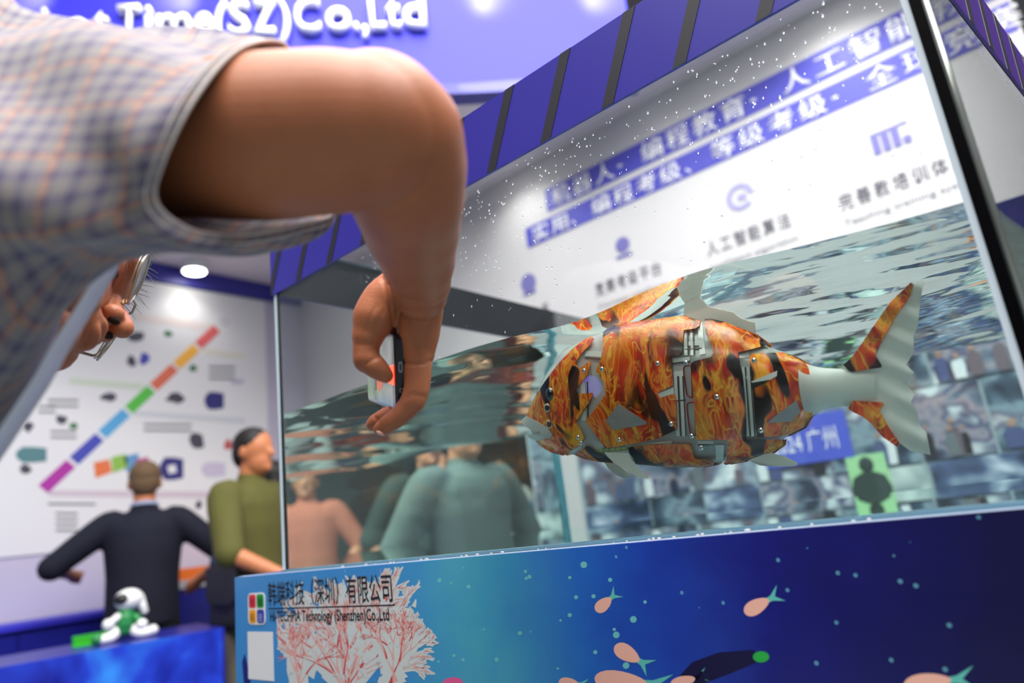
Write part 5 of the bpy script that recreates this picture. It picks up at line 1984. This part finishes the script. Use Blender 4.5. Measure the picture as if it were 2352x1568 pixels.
# man in navy, seen from behind, at the timeline poster
nv = P(333, 1090, 3.85)
figure('man in a navy polo shirt seen from behind, facing the timeline poster', (nv.x, nv.y, 0), math.radians(160), SK[0], cloth('navy_pique', (13, 16, 36)), cloth('black_trousers', (14, 15, 24)), HG, 1.0, ((0.26, 0.16, -0.22), (0.20, 0.20, -0.36)), 0.02, 0.92, collar=mat('pale_collar', (150, 162, 190), 0.7))
ov = P(570, 1020, 3.55)
figure('man in an olive T-shirt with a black shoulder bag, left of the tank', (ov.x, ov.y, 0), math.radians(22), SK[0], cloth('olive_cotton', (82, 80, 34)), cloth('khaki_trousers', (112, 104, 92)), HB, 1.03, ((0.34, 0.02, -0.36), (0.36, 0.0, -0.38)), 0.05, 0.95)
tv = P(622, 1125, 4.1)
figure('dark-haired visitor half hidden by the edge of the tank behind the man in olive', (tv.x, tv.y, 0), math.radians(200), SK[0], cloth('slate_shirt', (52, 62, 92)), cloth('blue_jeans', (40, 50, 84)), HB, 0.97)
# visitors behind the tank, seen in the water's mirror
for lbl, x, y, rz, sh, tr_, sc in (
        ('visitor in a white shirt and dark trousers standing well behind the right of the tank', 1.62, 4.0, 205, (224, 226, 222), (40, 52, 60), 1.0),
        ('visitor in grey-green shirt and red trousers close behind the tank', 0.03, 2.66, 190, (92, 110, 106), (150, 36, 42), 0.97),
        ('visitor in a dark red top behind the tank, next to the one in white', 2.05, 4.35, 215, (170, 44, 50), (52, 46, 60), 0.98),
        ('visitor in a dark green shirt farther back behind the tank', 0.95, 3.30, 205, (44, 62, 58), (36, 42, 46), 1.02),
        ('visitor in a salmon shirt and pale trousers far behind the tank', 2.35, 3.45, 220, (206, 120, 96), (186, 192, 190), 1.0),
        ('visitor in a steel-blue shirt at the back of the hall', 1.35, 5.1, 210, (70, 96, 126), (44, 50, 60), 1.0),
        ('visitor in a white T-shirt and red trousers at the back of the hall', 2.05, 5.1, 225, (216, 218, 214), (150, 50, 54), 1.0)):
    figure(lbl, (x, y, 0.0045 if (0.6 < x < 3.2 and 3.1 < y < 5.0) else 0), math.radians(rz), SK[1], cloth('visitor_shirt', sh), cloth('visitor_trousers', tr_), HB, sc, ((0.05, 0.05, -0.52), (0.16, 0.02, -0.44)))

# shoulder bag of the man in olive
bg_c = P(543, 1358, 3.22)
bag = thing('shoulder_bag', 'large black leather shoulder bag hanging at the hip of the man in olive', 'bag', tuple(bg_c))
mbk = mat('black_leather', (24, 24, 26), 0.45)
bb = MB()
bb.ball(bg_c + Vector((0, 0, 0.0)), (0.15, 0.075, 0.15), 20, 14)
bb.box(bg_c + Vector((-0.15, -0.06, -0.16)), bg_c + Vector((0.15, 0.06, 0.10)))
link('bag_body', remeshed(bb, 0.010, 6, 'bag_body'), mbk, bag).location = -bag.location
fl_ = MB().prism([bg_c + Vector((a, -0.078, b)) for a, b in ((-0.15, 0.12), (0.15, 0.12), (0.145, -0.02), (0.10, -0.05), (-0.10, -0.05), (-0.145, -0.02))], Vector((0, 0.012, 0)))
fl_.build('bag_flap', mbk, bag, bevel=0.004)
sp_ = [tuple(bg_c + Vector((-0.02, 0.0, 0.13))), tuple(bg_c + Vector((-0.03, 0.03, 0.26))), (ov.x + 0.15, ov.y - 0.12, 1.33), (ov.x + 0.04, ov.y - 0.13, 1.505), (ov.x - 0.08, ov.y - 0.10, 1.50)]
sp2_ = [Vector(p) for p in spline(sp_, False, 6)]
MB().tube(sp2_, [(0.003, 0.016)] * len(sp2_), 8).build('strap', mbk, bag, smooth=True)

# ================================================================== STANDS ON THE LEFT
# printed blue plinth in the lower left corner
c0 = P(510, 1441, 3.0)
zt = c0.z
dirr = Vector((-0.215, -0.977, 0)).normalized()
bk = Vector((-0.977, 0.215, 0))
mq = mat('second_ocean_print', (30, 60, 190), 0.3, coat=0.2)
t = NT(mq)
nz = t.noise(t.coords(), 3.2, 3, 0.55, 0.5)
t.l(t.ramp(nz, [(0.32, (20, 22, 130)), (0.5, (34, 60, 190)), (0.66, (52, 130, 226))]), t.b.inputs['Base Color'])
p2 = thing('printed_plinth', 'blue ocean-printed plinth with a toy robot on it, in the lower left corner', 'plinth', (c0.x, c0.y, 0))
base = Vector((c0.x, c0.y, 0))
MB().obox(base + bk * 0.012 + Vector((0, 0, 0)), dirr * 1.9, bk * 0.5, Vector((0, 0, zt - 0.02))).build('cabinet', M['navy'], p2)
MB().obox(base, dirr * 1.9, bk * 0.011, Vector((0, 0, zt))).build('printed_board', mq, p2)
MB().obox(base + Vector((0, 0, zt - 0.0195)) + bk * 0.0115, dirr * 1.9, bk * 0.49, Vector((0, 0, 0.0190))).build('top_board', M['navy'], p2)
MB().obox(base - dirr * 0.011 + bk * 0.0005, dirr * 0.0105, bk * 0.5, Vector((0, 0, zt - 0.001))).build('side_board', M['navy'], p2)


def on_top(px, z):
    return on(px[0], px[1], 2, z)


tb_ = on_top((285, 1470), zt)
rob = thing('toy_robot', 'small white and black toy robot with green arms on the printed plinth', 'toy', tuple(tb_))
rx = dirr * -1.0                             # to the right as seen
rz_ = Vector((0, 0, 1))
ry = bk * -1.0


def tp(a, b, c):
    return tb_ + rx * a + ry * b + rz_ * c


WH = mat('toy_white', (232, 232, 232), 0.3)
GN = mat('toy_green', (40, 130, 70), 0.35)
BKp = mat('toy_black', (24, 24, 26), 0.3)
MB().limb([tp(0, 0, 0.05), tp(0.005, 0, 0.11)], [0.038, 0.034], 14, 3).build('torso', GN, rob, smooth=True)
MB().ball(tp(0.015, 0, 0.165), 1, 18, 12, axes=(rx * 0.058, ry * 0.050, rz_ * 0.046)).build('head', WH, rob, smooth=True)
MB().ball(tp(-0.014, 0.026, 0.170), 1, 14, 10, axes=(rx * 0.034, ry * 0.028, rz_ * 0.024)).build('visor', BKp, rob, smooth=True)
MB().limb([tp(0.055, 0.0, 0.17), tp(0.075, 0.01, 0.11)], [0.020, 0.016], 10, 3).build('ear_flap', WH, rob, smooth=True)
for s, pts in ((1, ((-0.03, 0.02, 0.10), (-0.065, 0.03, 0.075))), (-1, ((0.04, 0.02, 0.09), (0.062, 0.035, 0.055)))):
    MB().limb([tp(*pts[0]), tp(*pts[1])], [0.016, 0.014], 10, 3).build('arm', GN if s < 0 else WH, rob, smooth=True)
    MB().ball(tp(*pts[1]) , 0.024, 12, 8).build('fist', WH, rob, smooth=True)
for s in (-1, 1):
    MB().limb([tp(s * 0.03, 0.0, 0.045), tp(s * 0.055, 0.03, 0.022), tp(s * 0.10, 0.035, 0.020)], [0.024, 0.024, 0.019], 12, 3).build('leg', WH, rob, smooth=True)
    MB().ball(tp(s * 0.105, 0.036, 0.024), 0.023, 12, 8).build('foot', WH if s > 0 else GN, rob, smooth=True)
gbx = on_top((212, 1478), zt)
gb_ = thing('green_tray', 'bright green toy tray lying on the printed plinth beside the toy robot', 'tray', tuple(gbx))
MB().obox(gbx - rx * 0.075 - ry * 0.03, rx * 0.15, ry * 0.075, rz_ * 0.014).build('tray_base', mat('tray_green', (60, 190, 36), 0.35), gb_)
MB().obox(gbx - rx * 0.075 - ry * 0.03 + rz_ * 0.0145, rx * 0.15, ry * 0.010, rz_ * 0.026).build('tray_side', mat('tray_green_dark', (50, 170, 34), 0.35), gb_)
MB().obox(gbx - rx * 0.075 + ry * 0.034 + rz_ * 0.0145, rx * 0.15, ry * 0.010, rz_ * 0.026).build('tray_side', mat('tray_green_dark', (50, 170, 34), 0.35), gb_)
for s in (-1, 1):
    MB().obox(gbx + rx * (s * 0.070 - 0.005) - ry * 0.0195 + rz_ * 0.0145, rx * 0.010, ry * 0.053, rz_ * 0.024).build('tray_end', mat('tray_green_dark', (50, 170, 34), 0.35), gb_)

# long navy counter below the poster, and a lower stand with an orange tray
zc_ = on(100, 1425, 0, -4.55).z
ct_ = thing('display_counter', 'long navy blue display counter along the wall under the timeline poster', 'counter', (-4.6, 0.3, 0))
MB().box((-4.97, -1.2, 0), (-4.57, 1.75, zc_ - 0.03)).build('carcass', M['navy'], ct_)
MB().box((-4.97, -1.2, zc_ - 0.0295), (-4.54, 1.78, zc_)).build('worktop', M['royal'], ct_)
for k in range(5):
    y0 = -1.18 + k * 0.585
    MB().box((-4.5695, y0, 0.06), (-4.555, y0 + 0.575, zc_ - 0.05)).build('door', M['navy'], ct_)
op = on(440, 1330, 0, -4.56)
st_ = thing('display_stand', 'blue display stand with a pale grey top behind the man in navy', 'stand', (-4.6, op.y, 0))
MB().box((-4.96, 1.82, 0), (-4.58, 2.80, op.z - 0.05)).build('stand_body', M['navy'], st_)
MB().box((-4.96, 1.80, op.z - 0.0495), (-4.56, 2.82, op.z)).build('stand_top', mat('stand_top_grey', (176, 176, 186), 0.5), st_)
ot = thing('orange_tray', 'long orange tray on the pale top of the display stand', 'tray', (-4.7, op.y, op.z))
mo = mat('tray_orange', (226, 112, 40), 0.4)
MB().box((-4.90, 1.90, op.z), (-4.59, 2.72, op.z + 0.012)).build('tray_base', mo, ot)
for lo, hi in (((-4.90, 1.90), (-4.885, 2.72)), ((-4.605, 1.90), (-4.59, 2.72)), ((-4.8845, 1.90), (-4.6055, 1.915)), ((-4.8845, 2.705), (-4.6055, 2.72))):
    MB().box((lo[0], lo[1], op.z + 0.0125), (hi[0], hi[1], op.z + 0.07)).build('tray_side', mo, ot)

rug = MB().box((0.62, 3.3, 0.0), (3.2, 4.9, 0.004)).build('red_rug', mat('red_carpet', (150, 34, 42), 0.9), None, bevel=0.003)  # rug added so that the water mirrors red streaks
tag(rug, 'red rug added unseen under the visitors for red streaks in the water reflection', 'rug')

ctr = thing('white_reflector', 'low white block added unseen behind the visitors to lighten the water reflection', 'counter', (2.0, 5.9, 0))  # white block added to brighten the mirrored underside of the water
MB().box((0.75, 5.75, 0), (3.4, 6.2, 0.92)).build('reflector_body', M['wall_white'], ctr)
MB().box((0.72, 5.72, 0.9205), (3.43, 6.23, 0.95)).build('reflector_top', M['print_white'], ctr)
for k in range(4):
    x0 = 0.78 + 0.65 * k
    MB().box((x0, 5.738, 0.06), (x0 + 0.63, 5.7495, 0.88)).build('front_panel', M['wall_white'], ctr)
